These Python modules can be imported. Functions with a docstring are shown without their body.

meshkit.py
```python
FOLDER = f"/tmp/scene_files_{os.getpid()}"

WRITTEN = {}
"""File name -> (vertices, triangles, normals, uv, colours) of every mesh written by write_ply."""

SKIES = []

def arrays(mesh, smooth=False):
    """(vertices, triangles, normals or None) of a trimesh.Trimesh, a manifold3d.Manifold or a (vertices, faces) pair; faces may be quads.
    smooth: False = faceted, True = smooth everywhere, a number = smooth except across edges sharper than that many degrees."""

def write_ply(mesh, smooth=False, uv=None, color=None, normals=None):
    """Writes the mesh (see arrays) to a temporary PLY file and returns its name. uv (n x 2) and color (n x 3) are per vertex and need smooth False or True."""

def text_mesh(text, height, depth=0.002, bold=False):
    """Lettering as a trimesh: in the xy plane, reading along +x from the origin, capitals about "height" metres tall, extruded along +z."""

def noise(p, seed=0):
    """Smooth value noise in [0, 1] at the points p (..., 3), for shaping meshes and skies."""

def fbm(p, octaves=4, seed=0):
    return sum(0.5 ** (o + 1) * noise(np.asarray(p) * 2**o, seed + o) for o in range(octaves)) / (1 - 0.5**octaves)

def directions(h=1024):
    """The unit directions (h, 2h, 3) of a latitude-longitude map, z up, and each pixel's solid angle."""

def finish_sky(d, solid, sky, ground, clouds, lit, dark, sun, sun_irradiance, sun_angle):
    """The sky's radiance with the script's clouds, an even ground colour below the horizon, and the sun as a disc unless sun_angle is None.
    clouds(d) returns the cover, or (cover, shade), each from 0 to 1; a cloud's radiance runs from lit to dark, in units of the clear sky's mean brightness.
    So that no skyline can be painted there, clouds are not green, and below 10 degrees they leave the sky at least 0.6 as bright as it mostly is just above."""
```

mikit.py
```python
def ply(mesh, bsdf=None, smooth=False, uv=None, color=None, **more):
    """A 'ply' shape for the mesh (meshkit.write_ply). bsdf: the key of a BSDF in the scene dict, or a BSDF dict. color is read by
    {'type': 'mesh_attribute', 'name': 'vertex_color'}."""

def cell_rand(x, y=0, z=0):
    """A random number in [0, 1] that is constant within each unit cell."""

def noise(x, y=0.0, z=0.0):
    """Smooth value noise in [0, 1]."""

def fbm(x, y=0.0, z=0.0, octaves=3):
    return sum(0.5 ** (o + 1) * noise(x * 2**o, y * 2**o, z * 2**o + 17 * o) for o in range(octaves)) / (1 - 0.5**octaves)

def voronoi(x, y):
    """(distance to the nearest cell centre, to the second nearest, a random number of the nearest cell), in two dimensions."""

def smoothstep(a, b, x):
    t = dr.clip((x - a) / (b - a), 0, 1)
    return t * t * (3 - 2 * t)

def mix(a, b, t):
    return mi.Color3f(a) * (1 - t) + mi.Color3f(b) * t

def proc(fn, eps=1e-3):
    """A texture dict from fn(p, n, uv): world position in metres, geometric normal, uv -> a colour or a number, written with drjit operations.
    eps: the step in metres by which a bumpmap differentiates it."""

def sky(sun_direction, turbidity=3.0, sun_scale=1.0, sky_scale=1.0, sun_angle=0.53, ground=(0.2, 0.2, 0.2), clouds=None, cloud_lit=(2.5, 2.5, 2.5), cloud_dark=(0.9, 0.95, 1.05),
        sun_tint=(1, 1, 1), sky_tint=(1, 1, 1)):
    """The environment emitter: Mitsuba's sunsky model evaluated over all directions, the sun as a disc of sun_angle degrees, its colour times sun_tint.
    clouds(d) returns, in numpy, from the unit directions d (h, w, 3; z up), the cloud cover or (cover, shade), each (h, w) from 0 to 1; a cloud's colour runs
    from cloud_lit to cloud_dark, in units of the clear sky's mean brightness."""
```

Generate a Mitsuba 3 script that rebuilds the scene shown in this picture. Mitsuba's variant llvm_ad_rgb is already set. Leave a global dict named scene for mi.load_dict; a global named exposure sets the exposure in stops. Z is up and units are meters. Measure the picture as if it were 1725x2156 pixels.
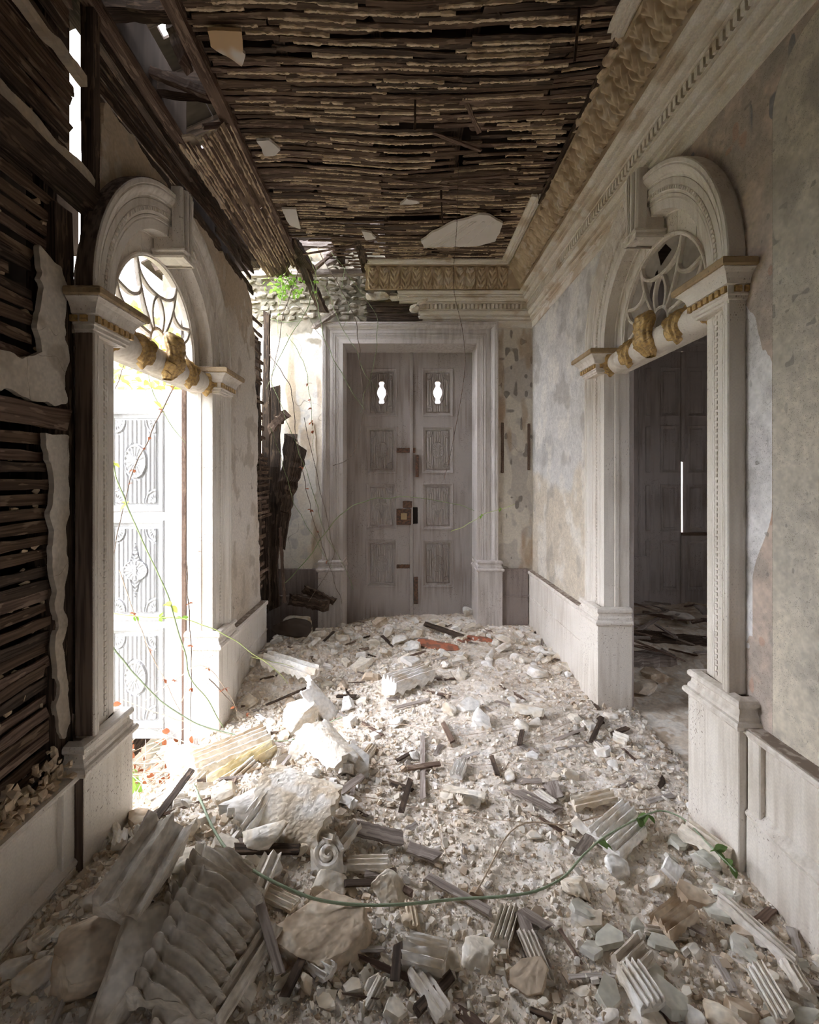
import math
import numpy as np
import trimesh
import drjit as dr
import mitsuba as mi
import mikit
import meshkit
from shapely.geometry import Polygon, Point, box as sbox, LineString
from shapely import affinity
from shapely.ops import unary_union

T = mi.ScalarTransform4f
noise, fbm, smoothstep, mix, cell_rand, voronoi = mikit.noise, mikit.fbm, mikit.smoothstep, mikit.mix, mikit.cell_rand, mikit.voronoi

# ------------------------------------------------------------------ camera, sky, exposure
F, U0, V0, EYE = 1020.0, 845.0, 1010.0, 1.55          # measured focal length and vanishing point of the photograph
exposure = 7.35
scene, labels = {}, {}
scene['camera'] = {
    'type': 'perspective', 'fov': 2 * math.degrees(math.atan(862.5 / F)), 'fov_axis': 'x', 'near_clip': 0.02, 'far_clip': 500.0,
    'principal_point_offset_x': (862.5 - U0) / 1725, 'principal_point_offset_y': (1078.0 - V0) / 2156,
    'to_world': T().look_at(origin=[0, 0, EYE], target=[0, 5, EYE], up=[0, 0, 1]),
}
scene['sky'] = mikit.sky([-0.75, 0.25, 0.62], turbidity=6.0, sun_scale=0.0, sky_scale=1.0, ground=(0.22, 0.2, 0.17),
                         clouds=lambda d: np.ones(d.shape[:2]), cloud_lit=(.97, 1.0, 1.09), cloud_dark=(.97, 1.0, 1.09))

# ------------------------------------------------------------------ helpers
rng = np.random.default_rng(7)


def at(u, v, y):                                       # what the photograph shows at (u, v), y metres away
    return np.array([(u - U0) * y / F, y, EYE - (v - V0) * y / F])


def onx(u, v, x):                                      # the same on an upright plane parallel to the view
    return at(u, v, F * x / (u - U0))


def nkey(base):
    if base not in scene:
        return base
    k = 1
    while f'{base}_{k:03d}' in scene:
        k += 1
    return f'{base}_{k:03d}'


_next = {}


def put(base, mesh, bsdf, smooth=False, label=None, cat=None, group=None, kind=None, uv=None, color=None):
    if base in scene:
        k = _next.get(base, 1)
        _next[base] = k + 1
        key = f'{base}_{k:03d}'
    else:
        key = base
    scene[key] = mesh if isinstance(mesh, dict) else mikit.ply(mesh, bsdf, smooth=smooth, uv=uv, color=color)
    tag(key, label, cat, group, kind)
    return key


def tag(key, label=None, cat=None, group=None, kind=None):
    d = {}
    if label: d['label'] = label
    if cat: d['category'] = cat
    if group: d['group'] = group
    if kind: d['kind'] = kind
    if d: labels[key] = {**labels.get(key, {}), **d}


_roots = {}


def root(base, label, cat, group=None, kind=None):     # a thing whose parts follow
    k = _roots.get(base, -1) + 1
    _roots[base] = k
    key = base if k == 0 else f'{base}_{k:03d}'
    tag(key, label, cat, group, kind)
    return key


def cat(ms):
    V, Fc, o = [], [], 0
    for v, f in ms:
        v, f = np.asarray(v, float), np.asarray(f, int)
        if f.shape[1] == 4:
            f = np.vstack([f[:, [0, 1, 2]], f[:, [0, 2, 3]]])
        V.append(v); Fc.append(f + o); o += len(v)
    return np.vstack(V), np.vstack(Fc)


BOXF = np.array([[0, 2, 3, 1], [4, 5, 7, 6], [0, 1, 5, 4], [2, 6, 7, 3], [0, 4, 6, 2], [1, 3, 7, 5]])


def box(a0, a1, b0, b1, c0, c1):
    return np.array([[a, b, c] for a in (a0, a1) for b in (b0, b1) for c in (c0, c1)], float), BOXF.copy()[:, [0, 1, 2, 3]]


def bbox(a0, a1, b0, b1, c0, c1, r=0.004):             # a box with chamfered edges
    v, f = box(a0, a1, b0, b1, c0, c1)
    c = v.mean(0)
    sg = np.sign(v - c)
    pts = np.vstack([v - sg * r * np.array(m) for m in ((1, 1, 0), (1, 0, 1), (0, 1, 1))])
    h = trimesh.convex.convex_hull(pts)
    return np.array(h.vertices), np.array(h.faces)


def grid_faces(n, k, wrap=False):
    i, j = np.meshgrid(np.arange(n - 1), np.arange(k if wrap else k - 1), indexing='ij')
    j2 = (j + 1) % k
    return np.stack([i * k + j, i * k + j2, (i + 1) * k + j2, (i + 1) * k + j], -1).reshape(-1, 4)


def sweep(P, A, B, prof, closed=False, caps=True):
    P, A, B, prof = (np.asarray(x, float) for x in (P, A, B, prof))
    n, k = len(P), len(prof)
    A, B = np.broadcast_to(A, (n, 3)), np.broadcast_to(B, (n, 3))
    if prof.ndim == 2:
        prof = np.broadcast_to(prof, (n, k, 2))
    k = prof.shape[1]
    V = (P[:, None] + A[:, None] * prof[:, :, :1] + B[:, None] * prof[:, :, 1:]).reshape(-1, 3)
    q = grid_faces(n, k, closed)
    f = np.vstack([q[:, [0, 1, 2]], q[:, [0, 2, 3]]])
    if caps and closed:
        m = np.arange(1, k - 1)
        f = np.vstack([f, np.stack([m * 0, m + 1, m], 1), np.stack([m * 0, m, m + 1], 1) + (n - 1) * k])
    return V, f


def fill(prof):
    prof = np.asarray(prof, float)
    g = Polygon(prof)
    if not g.is_valid: return np.zeros((0, 3), int)
    pv, pf = trimesh.creation.triangulate_polygon(g, engine='earcut')
    return np.linalg.norm(np.asarray(pv)[:, None] - prof[None], axis=2).argmin(1)[np.asarray(pf)]


def mitre(path, prof, caps=True):
    """Moulding along a flat path: profile (o, h), o to the left of the path, h off the plane. Returns (a, b, h)."""
    P = np.asarray(path, float)
    t = np.diff(P, axis=0)
    t /= np.linalg.norm(t, axis=1, keepdims=True)
    nl = np.stack([-t[:, 1], t[:, 0]], 1)
    a, b = np.vstack([nl[:1], nl]), np.vstack([nl, nl[-1:]])
    m = (a + b) / (1 + (a * b).sum(1, keepdims=True))
    prof = np.asarray(prof, float)
    V = np.concatenate([P[:, None] + m[:, None] * prof[None, :, :1], np.broadcast_to(prof[None, :, 1:], (len(P), len(prof), 1))], -1).reshape(-1, 3)
    q = grid_faces(len(P), len(prof))
    f = np.vstack([q[:, [0, 1, 2]], q[:, [0, 2, 3]]])
    if caps:
        pf = fill(prof)
        f = np.vstack([f, pf, pf[:, ::-1] + (len(P) - 1) * len(prof)])
    return V, f


def ext(poly, h, engine='earcut'):
    gs = getattr(poly, 'geoms', [poly])
    return cat([(m.vertices, m.faces) for m in (trimesh.creation.extrude_polygon(g, h, engine=engine) for g in gs if g.area > 1e-7)])


def mp(mesh, M, order='snz'):
    """Local (s, n, z) to the room. order: which local axis each column of the mesh is."""
    v, f = mesh
    v, f = np.asarray(v, float), np.asarray(f, int)
    if f.shape[1] == 4:
        f = np.vstack([f[:, [0, 1, 2]], f[:, [0, 2, 3]]])
    ix = [order.index(c) for c in 'snz']
    par = {'snz': 1, 'nzs': 1, 'zsn': 1}.get(order, -1)
    w, sign = M(v[:, ix[0]], v[:, ix[1]], v[:, ix[2]])
    return w, (f if sign * par > 0 else f[:, ::-1])


XR, XL, YE = 1.38, -1.26, 5.09                          # faces of the right, left and end wall
LOW = 0.14                                              # the left side has sunk
def MR(s, n, z): return np.stack([XR - n, 2.70 + s, z], 1), 1
def ML(s, n, z): return np.stack([XL + n, 2.635 + s, z - LOW], 1), -1
def ME(s, n, z): return np.stack([0.092 + s, YE - n, z], 1), -1


def plank(L, w, t, seed=0, segs=10, rough=0.12, taper=0.0, bow=0.0):
    """A rough split board along x, centred; returns V, F, uv."""
    r = np.random.default_rng(seed)
    x = np.linspace(-L / 2, L / 2, segs + 1)
    cs = np.array([[-.5, -.5], [.5, -.5], [.5, .5], [-.5, .5], [-.5, -.5]])
    ww = w * (1 + rough * (r.random(segs + 1) - .5) * 1.5) * (1 - taper * np.linspace(0, 1, segs + 1))
    tt = t * (1 + rough * (r.random(segs + 1) - .5) * 1.5)
    off = np.cumsum(r.normal(0, rough * w * .12, segs + 1)); off -= np.linspace(off[0], off[-1], segs + 1)
    V = np.zeros((segs + 1, 5, 3))
    V[:, :, 0] = x[:, None]
    jit = r.normal(0, rough * .1, (segs + 1, 4, 2)); jit = np.concatenate([jit, jit[:, :1]], 1)
    V[:, :, 1] = (cs[None, :, 0] + jit[..., 0]) * ww[:, None] + off[:, None]
    V[:, :, 2] = (cs[None, :, 1] + jit[..., 1]) * tt[:, None] + (bow * (1 - (2 * x / L) ** 2))[:, None]
    e = r.normal(0, min(.02, .25 * w), (2, 4)); e = np.concatenate([e, e[:, :1]], 1)
    V[0, :, 0] += e[0]; V[-1, :, 0] += e[1]
    per = np.array([0, w, w + t, 2 * w + t, 2 * w + 2 * t])
    uv = np.stack([np.broadcast_to(x[:, None], (segs + 1, 5)), np.broadcast_to(per[None], (segs + 1, 5))], -1).reshape(-1, 2) + r.random(2) * 50
    q = grid_faces(segs + 1, 5)
    f = np.vstack([q[:, [0, 1, 2]], q[:, [0, 2, 3]], [[0, 2, 1], [0, 3, 2]], np.array([[0, 1, 2], [0, 2, 3]]) + segs * 5])
    return V.reshape(-1, 3), f, uv


def rot(rx=0., ry=0., rz=0.):
    cx, sx, cy, sy, cz, sz = math.cos(rx), math.sin(rx), math.cos(ry), math.sin(ry), math.cos(rz), math.sin(rz)
    return np.array([[cz, -sz, 0], [sz, cz, 0], [0, 0, 1]]) @ np.array([[cy, 0, sy], [0, 1, 0], [-sy, 0, cy]]) @ np.array([[1, 0, 0], [0, cx, -sx], [0, sx, cx]])


def frame_to(a, b, up=(0, 0, 1)):
    """Rotation whose x axis runs from a to b."""
    x = np.asarray(b, float) - a; L = np.linalg.norm(x); x /= L
    y = np.cross(up, x)
    if np.linalg.norm(y) < 1e-3: y = np.cross((0, 1, 0), x)
    y /= np.linalg.norm(y)
    return np.stack([x, y, np.cross(x, y)], 1), L


def beam(key, a, b, w, t, bsdf, seed=0, segs=12, rough=.12, roll=0., taper=0., up=(0, 0, 1), **kw):
    R, L = frame_to(np.asarray(a, float), b, up)
    v, f, uv = plank(L, w, t, seed, segs, rough, taper)
    return put(key, (v @ (R @ rot(roll)).T + (np.asarray(a) + b) / 2, f), bsdf, uv=uv, **kw)


def tube(pts, r, sides=6, sub=5, wob=0., seed=0):
    P = np.asarray(pts, float)
    if len(P) > 2:                                       # Catmull-Rom
        Q = np.vstack([2 * P[0] - P[1], P, 2 * P[-1] - P[-2]])
        out = []
        for i in range(1, len(Q) - 2):
            for s in np.arange(sub) / sub:
                a, b, c, d = Q[i - 1], Q[i], Q[i + 1], Q[i + 2]
                out.append(.5 * (2 * b + (c - a) * s + (2 * a - 5 * b + 4 * c - d) * s * s + (3 * b - a - 3 * c + d) * s ** 3))
        P = np.array(out + [Q[-2]])
    if wob:
        P = P + (meshkit.noise(P[:, None, :] * 9 + np.array([[0, 0, 0], [31, 0, 0], [0, 47, 0]])[None], seed) - .5) * wob
    t = np.gradient(P, axis=0); t /= np.linalg.norm(t, axis=1, keepdims=True) + 1e-9
    a = np.cross(t, [0.31, 0.2, 0.93]); a /= np.linalg.norm(a, axis=1, keepdims=True) + 1e-9
    b = np.cross(t, a)
    ang = np.arange(sides) * 2 * np.pi / sides
    rr = np.broadcast_to(r, len(P)) if np.ndim(r) == 0 else np.interp(np.linspace(0, 1, len(P)), np.linspace(0, 1, len(r)), r)
    V = P[:, None] + rr[:, None, None] * (np.cos(ang)[None, :, None] * a[:, None] + np.sin(ang)[None, :, None] * b[:, None])
    q = grid_faces(len(P), sides, True)
    m = np.arange(1, sides - 1)
    f = np.vstack([q[:, [0, 1, 2]], q[:, [0, 2, 3]], np.stack([m * 0, m + 1, m], 1), np.stack([m * 0, m, m + 1], 1) + (len(P) - 1) * sides])
    return (V.reshape(-1, 3), f), P


def ragged(poly, step=0.03, amp=0.02, seed=0, keep=None):
    """The polygon with a broken edge: keep(x, y) true where the edge stays straight."""
    def ring(c):
        ls = LineString(c)
        n = max(8, int(ls.length / step))
        p = np.array([ls.interpolate(i / n, normalized=True).coords[0] for i in range(n)])
        p = np.vstack([p, np.array(c)[:-1, :2]]) if False else p
        d = np.stack([meshkit.fbm(np.c_[p * 14, p[:, :1] * 0 + 3.1], 3, seed + k) - .5 for k in (0, 9)], 1) * 2 * amp
        if keep is not None:
            d[np.array([bool(keep(*q)) for q in p])] = 0
        return p + d
    out = Polygon(ring(poly.exterior.coords), [ring(h.coords) for h in poly.interiors]).buffer(0)
    return out


def lump(r, size, n=14):
    p = r.normal(size=(n, 3)); p /= np.linalg.norm(p, axis=1, keepdims=True)
    p = np.sign(p) * np.abs(p) ** .7 * (.75 + .25 * r.random((n, 1)))
    h = trimesh.convex.convex_hull(p * np.asarray(size) / 2)
    return np.array(h.vertices), np.array(h.faces)


def flake(r, rad, t, k=None):
    k = k or r.integers(4, 8)
    a = np.sort((np.arange(k) + .75 * r.random(k)) * 2 * np.pi / k)
    rr = rad * (.6 + .5 * r.random(k))
    ring = np.stack([np.cos(a) * rr, np.sin(a) * rr * (.6 + .4 * r.random())], 1)
    top = np.c_[ring * (.88 + .12 * r.random((k, 1))), t / 2 + 0 * a]
    bot = np.c_[ring * (.9 + .25 * r.random((k, 1))), -t / 2 + t * .5 * (r.random(k) - .5)]
    V = np.vstack([top, bot, [[0, 0, t / 2 + t * .06]], [[0, 0, -t * .5]]])
    i = np.arange(k); j = (i + 1) % k
    f = np.vstack([np.stack([i, j, i * 0 + 2 * k], 1), np.stack([j + k, i + k, i * 0 + 2 * k + 1], 1), np.stack([i, i + k, j + k], 1), np.stack([i, j + k, j], 1)])
    return V, f


def rock(seed, size, cuts=7, amp=.1, sub=3, freq=3.):
    """A broken piece: a ball with flat breaks and a rough skin."""
    r = np.random.default_rng(seed)
    m = trimesh.creation.icosphere(subdivisions=sub)
    p = np.array(m.vertices)
    p = np.sign(p) * np.abs(p) ** .62
    for _ in range(cuts):
        d = r.normal(size=3); d /= np.linalg.norm(d)
        c = .5 + .3 * r.random()
        p = p - np.maximum(p @ d - c, 0)[:, None] * d
    n = meshkit.fbm(p * freq + r.random(3) * 60, 4, seed) - .5
    n2 = meshkit.fbm(p * freq * 5 + r.random(3) * 60, 2, seed + 3) - .5
    p = p * (1 + 2 * amp * n[:, None] + .5 * amp * n2[:, None])
    return p * np.asarray(size) / 2, np.array(m.faces)


def place(mesh, R, pos, sc=1.0):
    return mesh[0] @ np.asarray(R).T * sc + np.asarray(pos), mesh[1]

# ------------------------------------------------------------------ materials (colour, grain, wear)
def bsdf(key, col, rough=0.8, spec=0.25, bump=None, bscale=1.0, metallic=0.0, eps=1e-3):
    b = {'type': 'principled', 'base_color': col if isinstance(col, dict) else {'type': 'rgb', 'value': list(col)}, 'roughness': rough, 'specular': spec, 'metallic': metallic}
    if bump is not None:
        b = {'type': 'bumpmap', 'arbitrary': mikit.proc(bump, eps), 'scale': bscale, 'bsdf': b}
    scene[key] = {'type': 'twosided', 'bsdf': b}


def chips(p, f=150., th=.70):
    return smoothstep(.78, .88, noise(p.x * f, p.y * f, p.z * f * .4)) * smoothstep(th - .18, th, noise(p.x * 7, p.y * 7, p.z * 3.5))


def streak(p):
    return fbm(p.x * 55, p.y * 55, p.z * 3.0, 2)


def paint_col(base, dirt, chip, th):
    def fn(p, n, uv):
        d = fbm(p.x * 3.1 + 5, p.y * 3.1, p.z * 2.3, 2)
        s = streak(p)
        c = mix(base, dirt, dr.clip(smoothstep(.42, .78, .55 * d + .45 * s), 0, 1) * .8)
        fine = noise(p.x * 240, p.y * 240, p.z * 160)
        c = c * (.93 + .12 * fine)
        return mix(c, chip, chips(p, 250., th) * .7)
    return fn


bsdf('paint_cream', mikit.proc(paint_col((.65, .60, .54), (.46, .40, .335), (.17, .12, .09), .69)), .55, .35)
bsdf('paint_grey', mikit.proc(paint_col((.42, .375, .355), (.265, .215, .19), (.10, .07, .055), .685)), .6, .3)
bsdf('paint_white', mikit.proc(paint_col((.40, .40, .40), (.31, .30, .29), (.18, .16, .14), .74)), .5, .35)
bsdf('paint_dark', mikit.proc(paint_col((.27, .225, .205), (.17, .13, .115), (.07, .05, .04), .67)), .65, .25)


def wall_right_col(p, n, uv):
    y, z = p.y, p.z
    w = .02 * (fbm(y * 14, z * 14, 1.0, 3) - .5)
    big = fbm(y * 2.2, z * 2.2, 4.0, 3)
    mid = fbm(y * 9, z * 9, 8.0, 3)
    fine = fbm(y * 90, z * 90, 2.0, 2)
    panel = mix((.57, .505, .415), (.47, .425, .36), smoothstep(.35, .65, big))
    granite = mix((.50, .40, .335), (.38, .32, .275), smoothstep(.35, .65, mid))
    blots = smoothstep(.70, .74, noise(y * 24, z * 13, 5.5)) * smoothstep(.35, .5, noise(y * 5, z * 5, 9))
    granite = mix(granite, (.17, .18, .20), blots * .8)
    granite = mix(granite, (.42, .25, .18), smoothstep(.72, .76, noise(y * 21, z * 15, 1.5)) * .6)
    far = mix((.51, .485, .455), (.50, .435, .35), smoothstep(1.62, 1.5, z + .45 * (fbm(y * 3, z * 2, 3.0, 3) - .5)))
    far = mix(far, (.36, .34, .315), smoothstep(.56, .68, big) * .7)
    far = mix(far, (.60, .56, .50), smoothstep(.54, .72, fbm(y * 6, z * 4, 20., 3)) * .7)
    cy, cz = y - 1.58, z - 2.89
    corner = dr.sqrt(dr.square(dr.maximum(cy, 0)) + dr.square(dr.maximum(cz, 0)))
    inpan = dr.select(corner < .22, mi.Float(1), mi.Float(0))
    line = dr.select(dr.abs(corner - .22) < .0014, mi.Float(1), mi.Float(0))
    c = mix(granite, panel, inpan)
    c = mix(c, far, dr.select(y > 3.3, mi.Float(1), mi.Float(0)))
    # the paper that has come off beside the pilaster leaves the pale undercoat bare
    edge = 1.802 + .10 * smoothstep(1.45, 1.15, z)
    top = 2.10 + 1.5 * (y - 1.86) + .12 * (fbm(y * 30, z * 5, 1.0, 2) - .5)
    bot = .98 - 1.1 * (y - 1.86) + .08 * (fbm(y * 25, z * 25, 6., 2) - .5)
    bare = dr.select((y > edge) & (y < 2.3) & (z < top) & (z > bot), mi.Float(1), mi.Float(0))
    c = mix(c, mix((.69, .665, .655), (.58, .55, .54), smoothstep(.4, .7, mid)), bare)
    c = mix(c, (.25, .215, .18), line * .5)
    c = c * (.86 + .28 * fbm(y * 38, z * 38, 6., 2))
    c = mix(c, (.20, .18, .16), smoothstep(.90, .94, noise(y * 34, z * 26, 41.)) * smoothstep(.45, .6, big) * .6)
    stain = smoothstep(.60, .72, fbm(y * 4.5 + 3, z * 3.5, 12., 3))
    c = mix(c, (.30, .27, .235), stain * .55)
    speck = smoothstep(.76, .86, noise(y * 380, z * 380, 3.)) * smoothstep(.30, .55, mid)
    return mix(c * (.88 + .22 * fine), (.16, .13, .11), speck * .5)


bsdf('wall_right_plaster', mikit.proc(wall_right_col), .85, .2)


def wall_end_col(p, n, uv):
    x, z = p.x, p.z
    big = fbm(x * 2.6 + 7, z * 2.2, 4.0, 3)
    mid = fbm(x * 9, z * 9, 3.0, 3)
    fine = fbm(x * 80, z * 80, 2.0, 2)
    c = mix((.70, .665, .59), (.62, .55, .45), smoothstep(.42, .66, big))
    c = mix(c, (.50, .475, .44), smoothstep(.55, .7, mid) * .8)
    lum = smoothstep(.46, .5, fbm(x * 4 + 1, z * 3, 15., 3))
    right = mix(mix((.47, .43, .385), (.57, .525, .455), lum), (.40, .27, .20), smoothstep(.56, .66, fbm(x * 6, z * 2.2, 9., 3)) * .6)
    right = mix(right, (.13, .11, .095), smoothstep(.80, .86, noise(x * 19, z * 11, 2.)) * .7)
    c = mix(c, right, dr.select(x > .9, mi.Float(1), mi.Float(0)))
    moss = smoothstep(3.04, 3.12, z + .6 * (mid - .5)) * dr.select(x < .1, mi.Float(1), mi.Float(0))
    c = mix(c, mix((.17, .155, .115), (.33, .29, .23), smoothstep(.4, .6, mid)), moss)
    c = mix(c, (.36, .25, .15), smoothstep(.60, .72, fbm(x * 7, z * 2.0, 31., 3)) * .6)
    crack = smoothstep(.007, .0, dr.abs(fbm(x * 3.2, z * 2.4, 50., 3) - .5)) * smoothstep(.48, .56, noise(x * 3, z * 3, 3.3))
    return mix(c * (.88 + .22 * fine), (.2, .16, .12), crack * .7)


bsdf('wall_end_plaster', mikit.proc(wall_end_col), .88, .2)


def wall_left_col(p, n, uv):
    y, z = p.y, p.z
    big = fbm(y * 2.6 + 7, z * 1.6, 4.0, 3)
    mid = fbm(y * 9, z * 7, 3.0, 3)
    fine = fbm(y * 90, z * 90, 2.0, 2)
    c = mix((.56, .505, .445), (.48, .405, .325), smoothstep(.4, .66, big))
    c = mix(c, (.44, .33, .22), smoothstep(2.74, 2.82, z + 1.0 * (mid - .5)) * .6)
    c = mix(c, (.38, .32, .26), smoothstep(.58, .7, mid) * .7)
    crack = smoothstep(.008, .0, dr.abs(fbm(y * 6.2, z * 5.4, 50., 3) - .5)) * smoothstep(.5, .58, noise(y * 4, z * 4, 7.))
    return mix(c * (.85 + .28 * fine), (.14, .1, .07), crack * .6)


bsdf('wall_left_plaster', mikit.proc(wall_left_col), .9, .15)


def cornice_col(p, n, uv):
    a = fbm(p.x * 5, p.y * 5, p.z * 9, 3)
    c = mix((.65, .595, .515), (.50, .415, .315), smoothstep(.48, .72, a))
    c = mix(c, (.69, .655, .61), smoothstep(.55, .66, fbm(p.x * 11, p.y * 11, p.z * 20, 2)) * .6)
    return c * (.88 + .24 * noise(p.x * 160, p.y * 160, p.z * 160))


bsdf('cornice_plaster', mikit.proc(cornice_col), .8, .25)


def acanthus_col(p, n, uv):
    a = fbm(p.x * 9, p.y * 9, p.z * 9, 3)
    c = mix((.53, .42, .29), (.40, .30, .195), smoothstep(.35, .65, a))
    return mix(c, (.57, .50, .41), smoothstep(.60, .70, fbm(p.x * 13, p.y * 13, p.z * 13, 2)) * .6)


bsdf('acanthus_plaster', mikit.proc(acanthus_col), .75, .3)


def gilt_col(p, n, uv):
    a = fbm(p.x * 90, p.y * 90, p.z * 90, 2)
    return mix((.50, .33, .13), (.33, .215, .10), smoothstep(.35, .75, a))


bsdf('gilt', mikit.proc(gilt_col), .5, .5, metallic=.35)


def wood_fn(a, b, c_):
    def fn(p, n, uv):
        g = fbm(uv.x * 5, uv.y * 170, 1.0, 3)
        big = fbm(p.x * 6, p.y * 6, p.z * 6, 2)
        c = mix(a, b, smoothstep(.3, .7, .65 * g + .35 * big))
        return mix(c, c_, smoothstep(.60, .72, fbm(uv.x * 14 + 9, uv.y * 60, 7., 3)) * .6)
    return fn


bsdf('wood_lath', mikit.proc(wood_fn((.135, .09, .062), (.055, .036, .026), (.25, .18, .125))), .85, .15)
bsdf('wood_dark', mikit.proc(wood_fn((.085, .06, .045), (.032, .023, .018), (.16, .11, .075))), .85, .2)
bsdf('wood_grey', mikit.proc(wood_fn((.34, .29, .255), (.17, .135, .115), (.46, .41, .37))), .8, .2)
bsdf('wood_brown', mikit.proc(wood_fn((.17, .115, .085), (.08, .05, .038), (.30, .22, .165))), .8, .2)


def grit_bump(p, n, uv):
    return noise(p.x * 85, p.y * 85, p.z * 85) + .45 * noise(p.x * 230, p.y * 230, p.z * 230)


def rough_col(base, dark, pale):
    def fn(p, n, uv):
        a = fbm(p.x * 11, p.y * 11, p.z * 11, 3)
        b = fbm(p.x * 70, p.y * 70, p.z * 70, 2)
        c = mix(base, dark, smoothstep(.45, .72, a))
        c = mix(c, pale, smoothstep(.52, .68, fbm(p.x * 17 + 9, p.y * 17, p.z * 17, 2)) * .7)
        return c * (.78 + .44 * b)
    return fn


bsdf('plaster_broken', mikit.proc(rough_col((.69, .625, .53), (.55, .455, .34), (.75, .72, .67))), .9, .15, grit_bump, .004)
bsdf('plaster_white', mikit.proc(rough_col((.72, .69, .645), (.60, .53, .44), (.77, .76, .74))), .9, .15, grit_bump, .004)
bsdf('plaster_green', mikit.proc(rough_col((.56, .55, .485), (.47, .445, .375), (.66, .64, .59))), .9, .15, grit_bump, .0015)
bsdf('plaster_brown', mikit.proc(rough_col((.50, .40, .30), (.36, .26, .175), (.66, .58, .48))), .9, .15, grit_bump, .004)
bsdf('plaster_key', mikit.proc(rough_col((.56, .44, .31), (.34, .245, .165), (.64, .53, .40))), .95, .1)
bsdf('grit', mikit.proc(rough_col((.71, .645, .565), (.58, .50, .41), (.76, .73, .69))), .95, .1)
scene['pebbles'] = {'type': 'twosided', 'bsdf': {'type': 'diffuse', 'reflectance': {'type': 'mesh_attribute', 'name': 'vertex_color'}}}


def clay_col(p, n, uv):
    a = fbm(p.x * 30, p.y * 30, p.z * 30, 3)
    return mix((.42, .15, .085), (.24, .12, .085), smoothstep(.4, .65, a))


bsdf('clay', mikit.proc(clay_col), .85, .2)


def rust_col(p, n, uv):
    return mix((.17, .085, .05), (.07, .05, .04), smoothstep(.35, .65, fbm(p.x * 60, p.y * 60, p.z * 60, 3)))


bsdf('rusty_iron', mikit.proc(rust_col), .8, .4)
bsdf('hole_shade', (.02, .017, .015), .9, .1)  # near-black that stands for the shade inside the lock hole


def soil_col(p, n, uv):
    return mix((.17, .13, .095), (.10, .085, .06), smoothstep(.4, .6, fbm(p.x * 9, p.y * 9, 1., 3)))


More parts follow.
